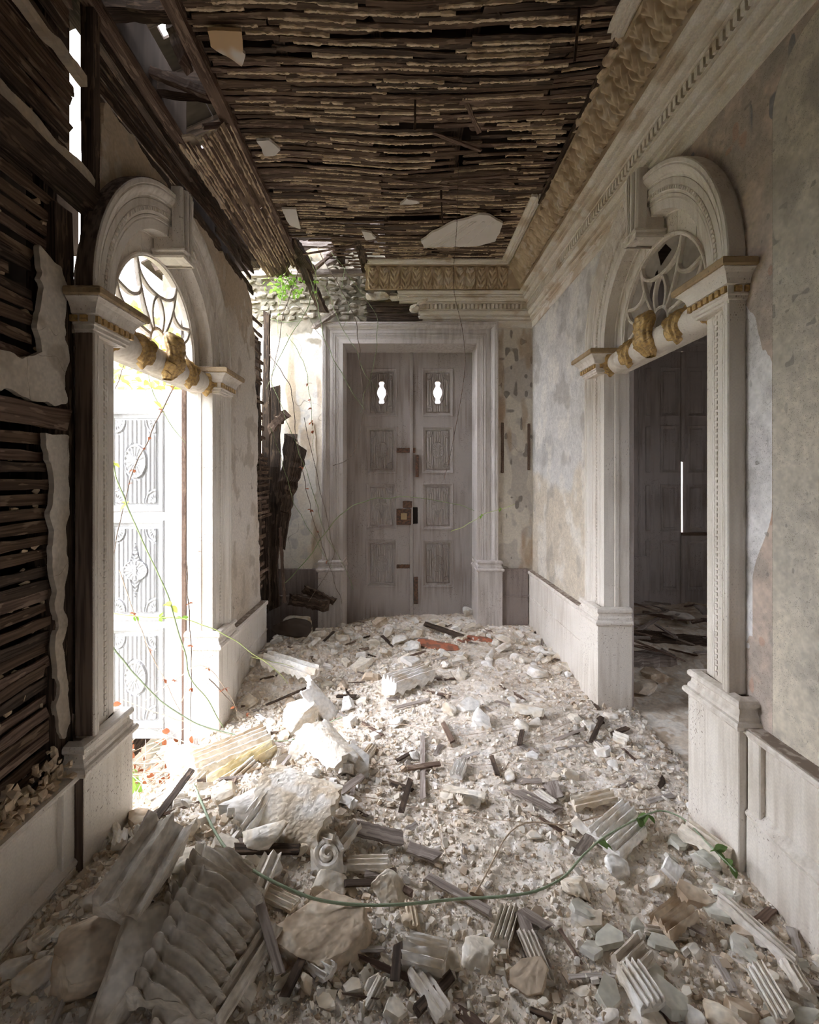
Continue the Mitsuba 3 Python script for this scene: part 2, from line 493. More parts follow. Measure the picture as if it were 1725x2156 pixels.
bsdf('soil', mikit.proc(soil_col), .95, .1)


def leaf_mat(key, col, trans=.9):
    scene[key] = {'type': 'principledthin', 'base_color': {'type': 'rgb', 'value': list(col)}, 'roughness': .5, 'diff_trans': trans, 'spec_trans': 0.0}


leaf_mat('leaf_green', (.25, .42, .08))
leaf_mat('leaf_yellow', (.50, .55, .14))
leaf_mat('leaf_red', (.32, .12, .06), .6)
leaf_mat('leaf_dark', (.13, .20, .07), .7)
bsdf('stem_green', (.22, .27, .13), .6, .3)
bsdf('stem_brown', (.17, .13, .10), .7, .2)
bsdf('stem_straw', (.46, .37, .28), .7, .2)


def dirt_film(p, n, uv):
    return .55 + .4 * fbm(p.x * 30, p.y * 30, p.z * 30, 3)


scene['dusty_glass'] = {'type': 'blendbsdf', 'weight': mikit.proc(dirt_film), 'a': {'type': 'thindielectric'}, 'b': {'type': 'twosided', 'bsdf': {'type': 'diffuse', 'reflectance': {'type': 'rgb', 'value': [.36, .32, .28]}}}}
scene['clear_glass'] = {'type': 'thindielectric'}

# ------------------------------------------------------------------ arched doorways
CAS = [(0, 0), (0, .066), (.004, .071), (.020, .071), (.024, .064), (.030, .068), (.040, .066), (.050, .058), (.060, .047), (.068, .045), (.071, .040), (.078, .040), (.0795, .034), (.081, .040), (.110, .040),
       (.113, .034), (.133, .034), (.136, .031), (.146, .030), (.1475, .024), (.149, .030), (.160, .029), (.163, .024), (.170, .026), (.176, .023), (.213, .020), (.213, -.05), (.219, -.053), (.219, -.075), (.213, -.079), (.213, -.15), (.20, -.15), (.10, 0)]
PLN = [(0, 0), (.010, .003), (.017, .012), (.018, .022), (.012, .033), (.002, .037), (.001, .050), (-.008, .062), (-.010, .078), (-.002, .083), (.003, .090), (.003, .104), (-.004, .112), (-.035, .118), (-.05, .1), (-.05, .0)]
CPL = [(-.02, 0), (.004, 0), (.004, .010), (.012, .013), (.012, .026), (.018, .030), (.018, .036), (.014, .037), (.014, .066), (.028, .068), (.029, .073), (.033, .088), (.044, .106), (.058, .118), (.062, .120), (.062, .124), (-.02, .124)]
ABA = [(-.02, .124), (.070, .125), (.074, .130), (.074, .150), (.066, .158), (-.02, .161)]
SP, RO, RI = 2.44, .76, .547                            # springing line, outer and inner radius


def arc(R, a0, a1, n, c=(0., SP)):
    a = np.radians(np.linspace(a0, a1, n))
    return np.stack([c[0] + R * np.cos(a), c[1] + R * np.sin(a)], 1)


def around(s0, s1, n1, b0, b1):
    return [(s0, b0), (s0, n1), (s1, n1), (s1, b1)]


def lobes(a, b):                                        # the relief of an acanthus leaf, a in -1..1, b in 0..1
    ph = 3.4 * b - 2.1 * np.abs(a) + .9 * np.sqrt(np.abs(a) + .01)
    rdg = 1 - np.abs(np.sin(np.pi * ph)) ** .8
    body = np.clip(1.15 - (np.abs(a) / (1.0 - .40 * b ** 2 - .07 * np.cos(2 * np.pi * 3.4 * b))) ** 5, 0, 1)
    mid = np.exp(-(a / .07) ** 2)
    return body * (.30 + .75 * (1 - rdg) * (1 - mid) + .65 * mid)


def gilt_patch(M, s0, s1, cn, cz, R, a0, a1, key, seed):
    """A carved leaf clasping the half-round transom: ribs fan out to a scalloped edge."""
    na, nb = 64, 46
    A, B = np.meshgrid(np.linspace(-1, 1, na), np.linspace(0, 1, nb), indexing='ij')
    th = np.arctan2(np.abs(A) * 1.2, B + .06)
    rad = np.hypot(A * 1.15, B)
    edge = (.96 - .10 * np.abs(np.sin(th * 6.0 + .4)) - .06 * th) * (1 + .12 * np.cos(th * 3))
    d = edge - rad
    inside = np.clip(d * 14, 0, 1)
    rib = np.abs(np.cos(th * 6.0 - .25 + 1.2 * rad)) ** .7
    curl = np.exp(-((d - .10) / .07) ** 2)
    h = inside * (.003 + .013 * rib * (.5 + .5 * rad) + .010 * curl + .012 * np.exp(-(A / .09) ** 2)) - .006 * (1 - inside)
    ang = np.radians(a0 + (a1 - a0) * B)
    S = (s0 + s1) / 2 + (s1 - s0) / 2 * A
    V = np.stack([S, cn + (R + h) * np.cos(ang), cz + (R + h) * np.sin(ang)], -1).reshape(-1, 3)
    put(key, mp((V, grid_faces(na, nb)), M), 'gilt', smooth=True)


def archway(M, key, label, leftside):
    tag(key, label, None, None, 'structure')
    zb = -.25
    for sg in (1, -1):
        s0, s1 = (.505, .835) if sg > 0 else (-.835, -.505)
        bi = (-.15, 0.0) if sg > 0 else (0.0, -.15)
        blk = bbox(s0, s1, -.15, .08, zb, .585, .003)
        pk = put(f'{key}__pedestal', mp(blk, M), 'paint_cream')
        put(f'{pk}__cap_moulding', mp(tuple([mitre(around(s0, s1, .08, *bi), PLN)[0] + [0, 0, .582], mitre(around(s0, s1, .08, *bi), PLN)[1]]), M), 'paint_cream')
        # shaft, its outer edge at sg * RO
        path = [(RO, .69), (RO, 2.28)] if sg > 0 else [(-RO, 2.28), (-RO, .69)]
        sk = put(f'{key}__shaft', mp(mitre(path, CAS), M, 'szn'), 'paint_cream')
        bs = []
        for z in np.arange(.72, 2.26, .024):
            t0 = sg * (RO - .123)
            bs.append(box(t0 - .008, t0 + .008, .030, .041, z, z + .014))
        put(f'{sk}__bead_row', mp(cat(bs), M), 'paint_cream', kind='stuff')
        a0, a1 = (RI, RO) if sg > 0 else (-RO, -RI)
        pth = around(a0, a1, .066, *((-.14, 0.) if sg > 0 else (0., -.14)))
        v, f = mitre(pth, CPL); v, f = cat([(v, f), (lambda q: (q[0][:, [0, 1, 2]] - [0, 0, 2.258], q[1]))(box(a0 + .001, a1 - .001, -.13, .064, 2.2585, 2.40))]); ck = put(f'{key}__capital', mp((v + [0, 0, 2.258], f), M), 'paint_cream')
        v, f = mitre(pth, ABA); put(f'{ck}__abacus', mp((v + [0, 0, 2.258], f), M), 'wood_paint_edge')
        for s in np.arange(a0 - .008, a1 + .01, .038):
            put(f'{ck}__dentil', mp(box(s, s + .024, .07, .091, 2.298, 2.322), M), 'gilt')
        for n_ in (.03, -.01):
            s = a1 + .014 if sg > 0 else a0 - .014
            put(f'{ck}__dentil', mp(box(min(s, s + sg * .010), max(s, s + sg * .010), n_, n_ + .026, 2.298, 2.322), M), 'gilt')
            s = a0 - .014 if sg > 0 else a1 + .014
            put(f'{ck}__dentil', mp(box(min(s, s - sg * .010), max(s, s - sg * .010), n_, n_ + .026, 2.298, 2.322), M), 'gilt')
    # archivolt
    v, f = mitre(arc(RO, 0, 180, 65), CAS)
    ak = put(f'{key}__archivolt', mp((v, f), M, 'szn'), 'paint_cream', smooth=28)
    bs = []
    for a in np.radians(np.arange(2, 179, 2.1)):
        c, s = math.cos(a), math.sin(a)
        v, f = box(-.008, .008, -.0075, .0075, .029, .041)
        bs.append((np.stack([(RO - .123 + v[:, 0]) * c - v[:, 1] * s, v[:, 2], SP + (RO - .123 + v[:, 0]) * s + v[:, 1] * c], 1), f))
    put(f'{ak}__bead_row', mp(cat(bs), M), 'paint_cream', kind='stuff')
    # keystone: reeded front, moulded foot
    kp = [(-.070, 0), (-.070, .046), (-.062, .056), (-.050, .056), (-.047, .040), (-.040, .040), (-.036, .058), (-.030, .066), (-.016, .068), (-.013, .050), (-.006, .050), (-.004, .070), (.004, .070), (.006, .050), (.013, .050), (.016, .068), (.030, .066), (.036, .058), (.040, .040), (.047, .040), (.050, .056), (.062, .056), (.070, .046), (.070, 0)]
    zz = np.linspace(.435, .80, 6)
    P = np.stack([zz * 0, zz * 0 + .045, SP + zz], 1)
    sc = (.84 + .28 * (zz - .43) / .36)
    prof = np.stack([np.array(kp) * [k, 1] for k in sc])
    v, f = sweep(P, [1, 0, 0], [0, 1, 0], prof, closed=True)
    kk = put(f'{key}__keystone', mp((v, f), M), 'paint_cream')
    v, f = bbox(-.055, .055, -.06, .05, SP + .437, SP + .60, .004)
    put(f'{kk}__soffit_block', mp((v, f), M), 'paint_cream')
    v, f = mitre([(-.062, -.06), (-.062, .100), (.062, .100), (.062, -.06)], [(0, 0), (.006, .0), (.010, .012), (.004, .02), (.004, .03), (.014, .036), (.014, .046), (0, .05)])
    put(f'{kk}__foot_moulding', mp((v + [0, 0, SP + .428], f), M), 'paint_cream')
    # boarded field round the fanlight
    rg, cz = .42, SP + .005
    hole = Point(0, cz).buffer(rg + .012, 48).union(sbox(-rg - .012, SP - .2, rg + .012, cz))
    outer = Point(0, SP).buffer(.575, 48).intersection(sbox(-1, SP - .06, 1, SP + 1)).difference(hole)
    r = np.random.default_rng(4)
    tk = f'{key}__tympanum'
    edges = np.arange(-.58, .6, .083)
    for a, b in zip(edges, edges[1:]):
        g = outer.intersection(sbox(a + .0012, SP - .3, b - .0012, SP + 1))
        if g.area > 1e-4:
            v, f = ext(g, .025)
            put(f'{key}__tympanum_board', mp((v + [0, 0, -.088 - .003 * r.random()], f), M, 'szn'), 'paint_cream')
    ring = [(0, -.02), (0, .014), (.004, .018), (.010, .018), (.013, .010), (.020, .010), (.020, -.02), (0, -.02)]
    pth = np.vstack([[(rg + .02, SP - .05)], arc(rg + .02, 0, 180, 57, (0, cz)), [(-rg - .02, SP - .05)]])
    v, f = mitre(pth, ring)
    fk = put(f'{key}__fanlight', mp((v + [0, 0, -.066], f), M, 'szn'), 'paint_cream', smooth=30)
    reed = [(-.010, -.012), (-.010, .004), (-.008, .008), (-.005, .008), (-.0035, .004), (-.002, .009), (.002, .009), (.0035, .004), (.005, .008), (.008, .008), (.010, .004), (.010, -.012), (-.010, -.012)]

    def bar(pts):
        P = tube(np.c_[np.asarray(pts), np.zeros(len(pts))], .01, 4, 7)[1][:, :2]
        v, f = mitre(P, reed)
        put(f'{fk}__glazing_bar', mp((v + [0, 0, -.066], f), M, 'szn'), 'paint_cream', smooth=40)

    for sg in (1, -1):
        def q(*pts): bar([(sg * x, SP + z) for x, z in pts])
        q((.004, .252), (.040, .215), (.062, .150), (.050, .085), (.030, .055))             # middle petal
        q((.212, .375), (.190, .28), (.150, .18), (.095, .09), (.060, .045))               # up to the upper node
        q((.212, .375), (.180, .305), (.100, .262), (.0, .250))                             # swag at the crown
        q((.172, .232), (.200, .188), (.275, .165), (.395, .185))                           # side swag
        q((.395, .185), (.345, .105), (.235, .045), (.085, .020))                           # side petal
        q((.240, .048), (.320, .010), (.425, -.03))                                         # low bar
    bar([(.085 * math.cos(a), cz - .02 + .085 * math.sin(a)) for a in np.radians(np.linspace(0, 180, 9))])
    g = Point(0, cz).buffer(rg + .005, 40).union(sbox(-rg, SP - .05, rg, cz)).intersection(sbox(-1, SP - .05, 1, SP + 1))
    if not leftside:                                    # a pane has gone: an irregular hole
        g = g.difference(ragged(Polygon([(-.02, SP + .05), (.10, SP + .02), (.15, SP + .2), (.07, SP + .30), (-.03, SP + .16)]), .03, .03, 5))
        g = g.difference(Polygon([(-.09, SP + .35), (.02, SP + .31), (.05, SP + .40), (-.03, SP + .41)]))
    tv, tf = trimesh.creation.triangulate_polygon(g, engine='earcut')
    put(f'{fk}__pane', mp((np.c_[tv, np.full(len(tv), -.078)], tf), M, 'szn'), 'clear_glass' if leftside else 'dusty_glass')
    # half-round transom with carved gilt leaves
    a = np.radians(np.linspace(-150, 110, 22))
    prof = np.stack([.075 * np.cos(a), .068 * np.sin(a)], 1)
    v, f = sweep(np.stack([np.linspace(-.575, .575, 9), np.full(9, -.055), np.full(9, 2.325)], 1), [0, 1, 0], [0, 0, 1], prof, closed=True)
    kt = put(f'{key}__transom', mp((v, f), M), 'paint_cream', smooth=35)
    v, f = bbox(-.575, .575, -.13, -.06, 2.262, 2.395, .004)
    put(f'{kt}__rail', mp((v, f), M), 'paint_cream')
    for i, (s0, s1) in enumerate([(-.585, -.46), (-.39, -.13), (.13, .39), (.46, .585)]):
        gilt_patch(M, s0, s1, -.055, 2.325, .072, 75, -75, f'{kt}__gilt_leaf', i)
    # the cartouche in the middle stands up over the fanlight
    na, nb = 72, 80
    A, B = np.meshgrid(np.linspace(0, 2 * np.pi, na), np.linspace(0, 1, nb), indexing='ij')
    zc = 2.235 + .25 * B
    wd = .070 * np.clip(np.sin(np.pi * np.clip(B * .92 + .05, 0, 1)), 0, 1) ** .5 * (1 + .22 * np.cos((B - .25) * 11.))
    front = np.clip(np.sin(A), 0, 1)
    cx_ = np.cos(A)
    ribs = np.abs(np.cos(5 * (np.pi / 2 - A) * (1.15 - .5 * B)))
    saw = (B * 5.5 - .8 * np.abs(cx_)) % 1.0
    rdg = front ** .5 * (.012 * ribs ** .7 + .012 * saw * (.3 + .7 * np.abs(cx_))) + .004
    scroll = .018 * np.exp(-((B - .88) / .07) ** 2) * front
    lean = .045 * np.sin(B * np.pi * .9)
    V = np.stack([(wd + rdg) * cx_, -.02 + lean + (wd * .55 + rdg + scroll) * np.sin(A), zc], -1).reshape(-1, 3)
    put(f'{kt}__cartouche', mp((V, grid_faces(na, nb)), M), 'gilt', smooth=True)
    # plain door frame behind
    for sg in (1, -1):
        v, f = bbox(*(sorted((sg * .555, sg * .64)) if not leftside else sorted((sg * .549, sg * .572))), -.185, -.155, zb, SP - .14, .003)
        if leftside and sg < 0: v, f = bbox(-.66, -.549, -.235, -.152, zb, SP - .14, .003)
        put(f'{key}__frame_post', mp((v, f), M), 'paint_grey' if not leftside else 'wood_brown')
    return key


bsdf('wood_paint_edge', mikit.proc(paint_col((.36, .26, .15), (.20, .14, .09), (.09, .06, .045), .62)), .65, .3)
archway(MR, 'door_1', 'right-hand cream arched doorway with a dusty fanlight and gilded transom leading to a dark room', False)
archway(ML, 'door_2', 'left-hand weathered arched doorway with a bright fanlight opening to the garden', True)

# ------------------------------------------------------------------ end doorway with its double door
hw, zt = .916, 3.189
casE = [(o, h) for o, h in CAS[:-6]] + [(.213, -.05), (.213, -.37), (.20, -.37), (.10, 0)]
tag('door_3', 'grey carved double door closing the end of the hall, set in a moulded casing', None, None, 'structure')
put('door_3__casing', mp(mitre([(hw, .65), (hw, zt), (-hw, zt), (-hw, .65)], casE), ME, 'szn'), 'paint_grey_light')
bs = []
for z in np.arange(.74, zt - .14, .026):
    for sg in (1, -1):
        t0 = sg * (hw - .123); bs.append(box(t0 - .008, t0 + .008, .029, .040, z, z + .016))
for s in np.arange(-hw + .13, hw - .13, .026):
    bs.append(box(s, s + .016, .029, .040, zt - .131, zt - .115))
put('door_3__casing__bead_row', mp(cat(bs), ME), 'paint_grey_light', kind='stuff')
for sg in (1, -1):
    s0, s1 = (.70, .955) if sg > 0 else (-.955, -.70)
    pk = put('door_3__pedestal', mp(bbox(s0, s1, -.37, .09, -.2, .60, .003), ME), 'paint_grey_light')
    v, f = mitre(around(s0, s1, .09, *((-.3, 0) if sg > 0 else (0, -.3))), PLN)
    put(f'{pk}__cap_moulding', mp((v + [0, 0, .597], f), ME), 'paint_grey_light')
bsdf('paint_grey_light', mikit.proc(paint_col((.54, .495, .47), (.36, .31, .28), (.14, .10, .08), .66)), .6, .3)


def panel_relief(kind):
    """Carved panel on [-1, 1] x [-1, 1]: flutes, rosette, corner fans. Returns (a, b, relief 0..1, keep)."""
    na, nb = 76, 112
    A, B = np.meshgrid(np.linspace(-1, 1, na), np.linspace(-1, 1, nb), indexing='ij')
    Y = B * 1.6
    flute = .5 + .5 * np.cos(2 * np.pi * A * 4.5)
    h = .25 + .35 * smooth01(flute)
    keep = np.ones_like(A, bool)
    # corner fans
    for sa in (1, -1):
        for sb in (1, -1):
            ca, cb = sa * .98 - A, sb * 1.57 - Y
            d = np.hypot(ca, cb); th = np.arctan2(np.abs(cb), np.abs(ca))
            fan = .35 + .4 * (.5 + .5 * np.cos(th * 16)) * (.5 + .5 * np.cos(d * 24))
            h = np.where(d < .42, fan, np.where(d < .48, .75, np.where(d < .54, .15, h)))
    if kind == 'oval':
        d = np.hypot(A / .56, Y / .66); th = np.arctan2(Y / .66, A / .56)
    elif kind == 'ogee':
        hw_ = .50 * np.clip(1 - np.abs(Y) / 1.16, 0, 1) ** 1.7
        d = np.where(np.abs(Y) < 1.14, np.abs(A) / np.maximum(hw_, 1e-3), 9)
        th = np.arctan2(Y / .42, A / .62)
        d0 = np.hypot(A / .64, Y / .40)
        d = np.where(d0 < 1, np.minimum(d, d0), d)
    else:
        d = np.hypot(A / .60, Y / .98); th = np.arctan2(Y, A)
    pet = .45 + .4 * np.abs(np.cos(th * 8)) ** .6
    inner = np.where(d < .18, .95, pet)
    if kind == 'ogee':
        inner = np.where(np.hypot(A / .60, Y / .38) < 1, inner, .55 + .3 * np.cos(Y * 40 - np.abs(A) * 30))
    h = np.where(d < .86, inner, np.where(d < .97, .95, np.where(d < 1.10, .08, h)))
    if kind == 'pierced':
        w = .20 + .13 * np.clip(1 - (np.abs(Y) / .52) ** 4, 0, 1) + .05 * np.cos(np.clip(Y / .95, -1, 1) * np.pi * 2.0)
        keep = ~((np.abs(A) < w * 1.05) & (np.abs(Y) < .93 + .0 * A) & (np.abs(A) < .42 * np.sqrt(np.clip(1 - (Y / .95) ** 2, 0, 1)) * 1.1 + .02))
        h = np.where(np.hypot(A / .46, Y / 1.02) < 1, .8, h)
    return A, B, h, keep


def smooth01(x):
    x = np.clip((x - .25) / .5, 0, 1); return x * x * (3 - 2 * x)


def carved_panel(s0, s1, z0, z1, n0, depth, kind, M):
    A, B, h, keep = panel_relief(kind)
    S, Z = (s0 + s1) / 2 + (s1 - s0) / 2 * A, (z0 + z1) / 2 + (z1 - z0) / 2 * B
    V = np.stack([S, n0 + depth * h, Z], -1).reshape(-1, 3)
    q = grid_faces(*A.shape)
    q = q[keep.reshape(-1)[q].all(1)]
    ms = [(V, q[:, ::-1])]
    # sides of the raised field, and of the opening
    e = np.sort(np.stack([q, np.roll(q, -1, 1)], -1).reshape(-1, 2), 1)
    u, c = np.unique(e, axis=0, return_counts=True)
    rim = u[c == 1]
    Vb = V.copy(); Vb[:, 1] = n0 - .022
    if len(rim):
        ms.append((np.vstack([V, Vb]), np.stack([rim[:, 0], rim[:, 1], rim[:, 1] + len(V), rim[:, 0] + len(V)], 1)))
    return mp(cat(ms), M)


def leaf(M, key, s0, s1, n, z0, z1, cols, rows, kinds, paint, th=.045, lab=None):
    """A panelled door leaf with its front at n. cols = (panel s0, s1), rows = [(z0, z1)], from the top."""
    a, b = cols
    v = [box(s0, a, n - th, n, z0, z1), box(b, s1, n - th, n, z0, z1)]
    zs = [z1] + [x for r in rows for x in (r[1], r[0])] + [z0]
    for i in range(0, len(zs), 2):
        v.append(box(a, b, n - th, n, zs[i + 1], zs[i]))
    put(key + '__frame', mp(cat(v), M), paint)
    for (r0, r1), kd in zip(rows, kinds):
        v, f = mitre([(a, r0), (b, r0), (b, r1), (a, r1), (a, r0)], [(-.012, 0), (-.012, .006), (-.004, .010), (.006, .006), (.012, -.004), (.024, -.014), (.030, -.016)], caps=False)
        v = v + [0, 0, n]
        pk = put(key + '__panel', mp((v, f), M, 'szn'), paint, smooth=30)
        if kd == 'plain':
            put(pk + '__field', mp(bbox(a + .03, b - .03, n - .03, n - .008, r0 + .03, r1 - .03, .006), M), paint)
            put(pk + '__back', mp(box(a - .002, b + .002, n - .034, n - .014, r0 - .002, r1 + .002), M), paint)
        else:
            put(pk + '__carved_field', carved_panel(a + .045, b - .045, r0 + .045, r1 - .045, n - .016, .024, kd, M), paint, smooth=50)
            g = sbox(a - .002, r0 - .002, b + .002, r1 + .002)
            if kd == 'pierced':
                g = g.difference(affinity.scale(Point((a + b) / 2, (r0 + r1) / 2).buffer(1, 24), (b - a - .09) * .235, (r1 - r0 - .09) * .335))
            v, f = ext(g, .008)
            put(pk + '__back', mp((v + [0, 0, n - .028], f), M, 'szn'), paint)


nd = -.35
rowsE = [(2.27, 2.787), (1.63, 2.137), (1.0, 1.502), (.355, .867)]
kE = ['pierced', 'oval', 'ogee', 'oval']
leaf(ME, 'door_3__leaf', -.705, .018, nd, -.25, 2.985, (-.475, -.150), rowsE, kE, 'paint_grey')
leaf(ME, 'door_3__leaf_001', .026, .705, nd, -.25, 2.985, (.155, .482), rowsE, kE, 'paint_grey')
put('door_3__meeting_bead', mp(bbox(.004, .040, nd - .002, nd + .022, -.25, 2.98, .006), ME), 'paint_grey')
# ironwork
def eiron(key, u0, u1, v0, v1, t, bs='rusty_iron', lab=None):
    p, q = at(u0, v1, 5.42), at(u1, v0, 5.42)
    put(key, mp(bbox(p[0] - .092, q[0] - .092, nd - .002, nd + t, p[2], q[2], .004), ME), bs, label=lab)
eiron('door_3__lock_box', 835, 866, 1071, 1105, .035, lab='rusty square iron lock box')
eiron('door_3__keyhole_plate', 844, 857, 1080, 1094, .042, 'wood_paint_edge')
eiron('door_3__latch', 848, 868, 1055, 1069, .03)
eiron('door_3__lock_hole_shade', 868, 880, 1068, 1103, .003, 'hole_shade', 'flat black plate painted as the shade in the old lock hole')  # a flat black plate; the shade of the hole is its colour
eiron('door_3__strap', 835, 875, 943, 953, .012)
eiron('door_3__strap', 835, 868, 1189, 1197, .012)
eiron('door_3__pull_handle', 875, 882, 958, 1004, .03)
eiron('door_3__bolt', 872, 880, 1215, 1272, .02)

# ------------------------------------------------------------------ walls
def wall_poly(pts, holes, t, M, key, bs, n=0., label=None):
    g = Polygon(pts)
    for h in holes: g = g.difference(h)
    v, f = ext(g, t)
    k = put(key, mp((v + [0, 0, n - t], f), M, 'szn'), bs, kind='structure', label=label)
    return k


archhole = Point(0, SP).buffer(.64, 48).union(sbox(-.64, -1, .64, SP))
wall_poly([(-5.2, -.3), (2.78, -.3), (2.78, 4.1), (-5.2, 4.1)], [archhole], .16, MR, 'wall_right', 'wall_right_plaster', label='stained and peeling painted plaster wall on the right')
# end wall, stripped above the door on the left
doorhole = sbox(-.72, -1, .72, 3.0)
wall_poly([(-2.6, -.4), (1.29, -.4), (1.29, 4.0), (.30, 4.0), (-.5, 3.95), (-.9, 4.05), (-1.5, 3.75), (-2.6, 3.7)], [doorhole], .37, ME, 'wall_end', 'wall_end_plaster', label='cracked cream plaster wall around the double door, mouldy where it is stripped above')
# rough masonry laid bare over the door's left corner: stones proud of the wall
r = np.random.default_rng(21)
for i in range(150):
    x, z = -1.55 + .105 * (i % 12) + r.normal(0, .02), 3.25 + .052 * (i // 12) + r.normal(0, .012)
    v, f = lump(r, (.10 + .06 * r.random(), .05 + .05 * r.random(), .05 + .03 * r.random()), 16)
    put('wall_end__stone', place((v, f), rot(0, r.normal(0, .2), 0), (x, YE + .005, z)), 'masonry')
bsdf('masonry', mikit.proc(rough_col((.30, .265, .21), (.17, .155, .11), (.44, .40, .34))), .95, .1)
# flaked plaster slab low on the left of the door
g = ragged(Polygon([(-1.50, .62), (-1.02, .62), (-.99, 1.7), (-1.0, 2.15), (-1.16, 2.14), (-1.38, 1.7), (-1.5, 1.2)]), .04, .03, 5)
v, f = ext(g, .02); put('wall_end__plaster_skin', mp((v + [0, 0, -.002], f), ME, 'szn'), 'wall_end_plaster')
# narrow dado of the end wall, and its two dark timber strips
for k, (a, b) in enumerate([(.955, 1.235), (-2.2, -.955)]):
    put('wall_end__dado', mp(bbox(a, b, -.01, .035, -.3, .618, .004), ME), 'paint_dark')
    put('wall_end__dado_moulding', mp(bbox(a, b, -.01, .048, .33, .345, .003), ME), 'paint_dark')
put('wall_end__timber_strip', mp(bbox(.958, .985, -.01, .012, 1.62, 2.15, .003), ME), 'wood_brown')
put('wall_end__timber_strip', mp(bbox(1.235, 1.262, -.01, .012, 1.65, 2.14, .003), ME), 'wood_brown')


def dado(M, key, s0, s1, panel, z1=.60):
    zb = -.3
    if not panel:
        put(f'{key}__dado', mp(bbox(s0, s1, 0, .045, zb, z1, .004), M), 'paint_cream')
        v, f = mitre([(s1, z1), (s0, z1)], [(.0, 0), (0, .052), (.010, .060), (.026, .060), (.03, .045), (.03, 0)])
        put(f'{key}__dado_rail', mp((v, f), M, 'szn'), 'paint_cream')
        put(f'{key}__dado_bead', mp(bbox(s0, s1, .03, .053, .335, .350, .003), M), 'paint_cream')
        return
    put(f'{key}__dado', mp(bbox(s0, s1, 0, .030, zb, z1 - .02, .003), M), 'paint_cream')
    put(f'{key}__dado_base', mp(bbox(s0, s1, .02, .056, zb, .262, .005), M), 'paint_cream')
    put(f'{key}__dado_stile', mp(bbox(s1 - .065, s1, .02, .050, .262, z1 - .03, .004), M), 'paint_cream')
    v, f = mitre([(s1, .262), (s0, .262)][::-1], [(0, .0), (0, .056), (.012, .060), (.022, .052), (.030, .040), (.042, .030), (.042, 0)])
    put(f'{key}__dado_moulding', mp((v, f), M, 'szn'), 'paint_cream', smooth=30)
    v, f = mitre([(s1, z1), (s0, z1)], [(0, 0), (0, .066), (.008, .070), (.018, .068), (.024, .056), (.034, .052), (.046, .036), (.050, .028), (.050, 0)])
    put(f'{key}__dado_rail', mp((v, f), M, 'szn'), 'paint_cream', smooth=30)


def dust(M, key, s0, s1, z1, w=.058):
    put(f'{key}__ledge_dust', mp(bbox(s0, s1, .0, w, z1, z1 + .004, .001), M), 'ledge_dust', label='dark dust lying on the dado ledge')


bsdf('ledge_dust', mikit.proc(lambda p, n, uv: mix((.22, .175, .14), (.40, .35, .30), smoothstep(.45, .7, fbm(p.x * 40, p.y * 40, p.z * 40, 3)))), .95, .1)
dust(MR, 'wall_right', -5., -.838, .598)
dust(MR, 'wall_right', .838, 2.36, .60, .05)
dust(ML, 'wall_left', .838, 1.72, .60, .05)
dado(MR, 'wall_right', -5.0, -.838, True, .598)
dado(MR, 'wall_right', .838, 2.38, False, .60)
dado(ML, 'wall_left', -5.0, -.838, True, .598)
dado(ML, 'wall_left', .838, 1.74, False, .60)

# ------------------------------------------------------------------ left wall: plaster where it still hangs, laths where it has gone
pl = Polygon([(-.76, 2.2), (-.745, 2.5), (-.66, 2.78), (-.60, 2.95), (-.585, 3.24), (-.56, 3.29), (0.02, 3.285), (.7, 3.28), (1.30, 3.27), (1.44, 3.17), (1.53, 2.9), (1.56, 2.45), (1.64, 2.25), (1.60, 1.7), (1.66, 1.1), (1.70, .60), (.8, .60), (.8, 2.2)])
pl = pl.difference(Point(0, SP).buffer(.65, 48).union(sbox(-.9, -1, .66, SP)))
pl = ragged(pl, .018, .034, 3, keep=lambda s, z: z < .62 or (abs(s) < .70 and z < 3.1))
v, f = ext(pl, .022)
put('wall_left', mp((v + [0, 0, -.022], f), ML, 'szn'), 'wall_left_plaster', kind='structure', label='ruined left wall, stained plaster left in patches over bare rotting laths')
nearp = [Polygon([(-1.6, 1.975), (-.80, 1.97), (-.80, 2.42), (-.84, 2.50), (-.925, 2.50), (-.945, 2.2), (-.93, 2.13), (-1.02, 2.10), (-1.25, 2.12), (-1.6, 2.14)]),
         Polygon([(-.845, .72), (-.80, .72), (-.80, 1.86), (-.89, 1.86), (-.87, 1.5), (-.855, 1.2)])]
for i, g in enumerate(nearp):
    v, f = ext(ragged(g, .012, .032, 30 + i), .020)
    put('wall_left__plaster_patch', mp((v + [0, 0, -.026], f), ML, 'szn'), 'wall_left_plaster')
# pale plaster edges hanging on under the frieze
for i, (z, h, s0, s1) in enumerate([(3.29, .035, -1.7, -.70), (2.90, .055, -1.7, -.66)]):
    g = ragged(Polygon([(s0, z), (s1, z - .03), (s1, z + h - .03), (s0, z + h)]), .012, .022, 60 + i)
    v, f = ext(g, .03); put('wall_left__plaster_edge', mp((v + [0, 0, -.025], f), ML, 'szn'), 'wall_left_plaster')


def ml(s, n, z): return np.array([XL + n, 2.635 + s, z - LOW])


# weathered bare timber edges of the left doorway, where the paint has gone
put('door_2__edge_board', mp(bbox(-.764, -.7605, .0, .066, .70, 2.26, .001), ML), 'wood_bare')
put('door_2__edge_board', mp(bbox(-.838, -.8355, .044, .079, -.2, .585, .001), ML), 'wood_bare')
v, f = mitre(arc(RO + .0035, 84, 180, 40), [(0, .002), (.003, .002), (.003, .066), (0, .066), (0, .002)])
put('door_2__edge_board', mp((v, f), ML, 'szn'), 'wood_bare')
bsdf('wood_bare', mikit.proc(lambda p, n, uv: mix((.17, .125, .095), (.07, .05, .04), smoothstep(.3, .7, fbm(p.x * 90, p.y * 90, p.z * 4, 3)))), .8, .2)
r = np.random.default_rng(11)
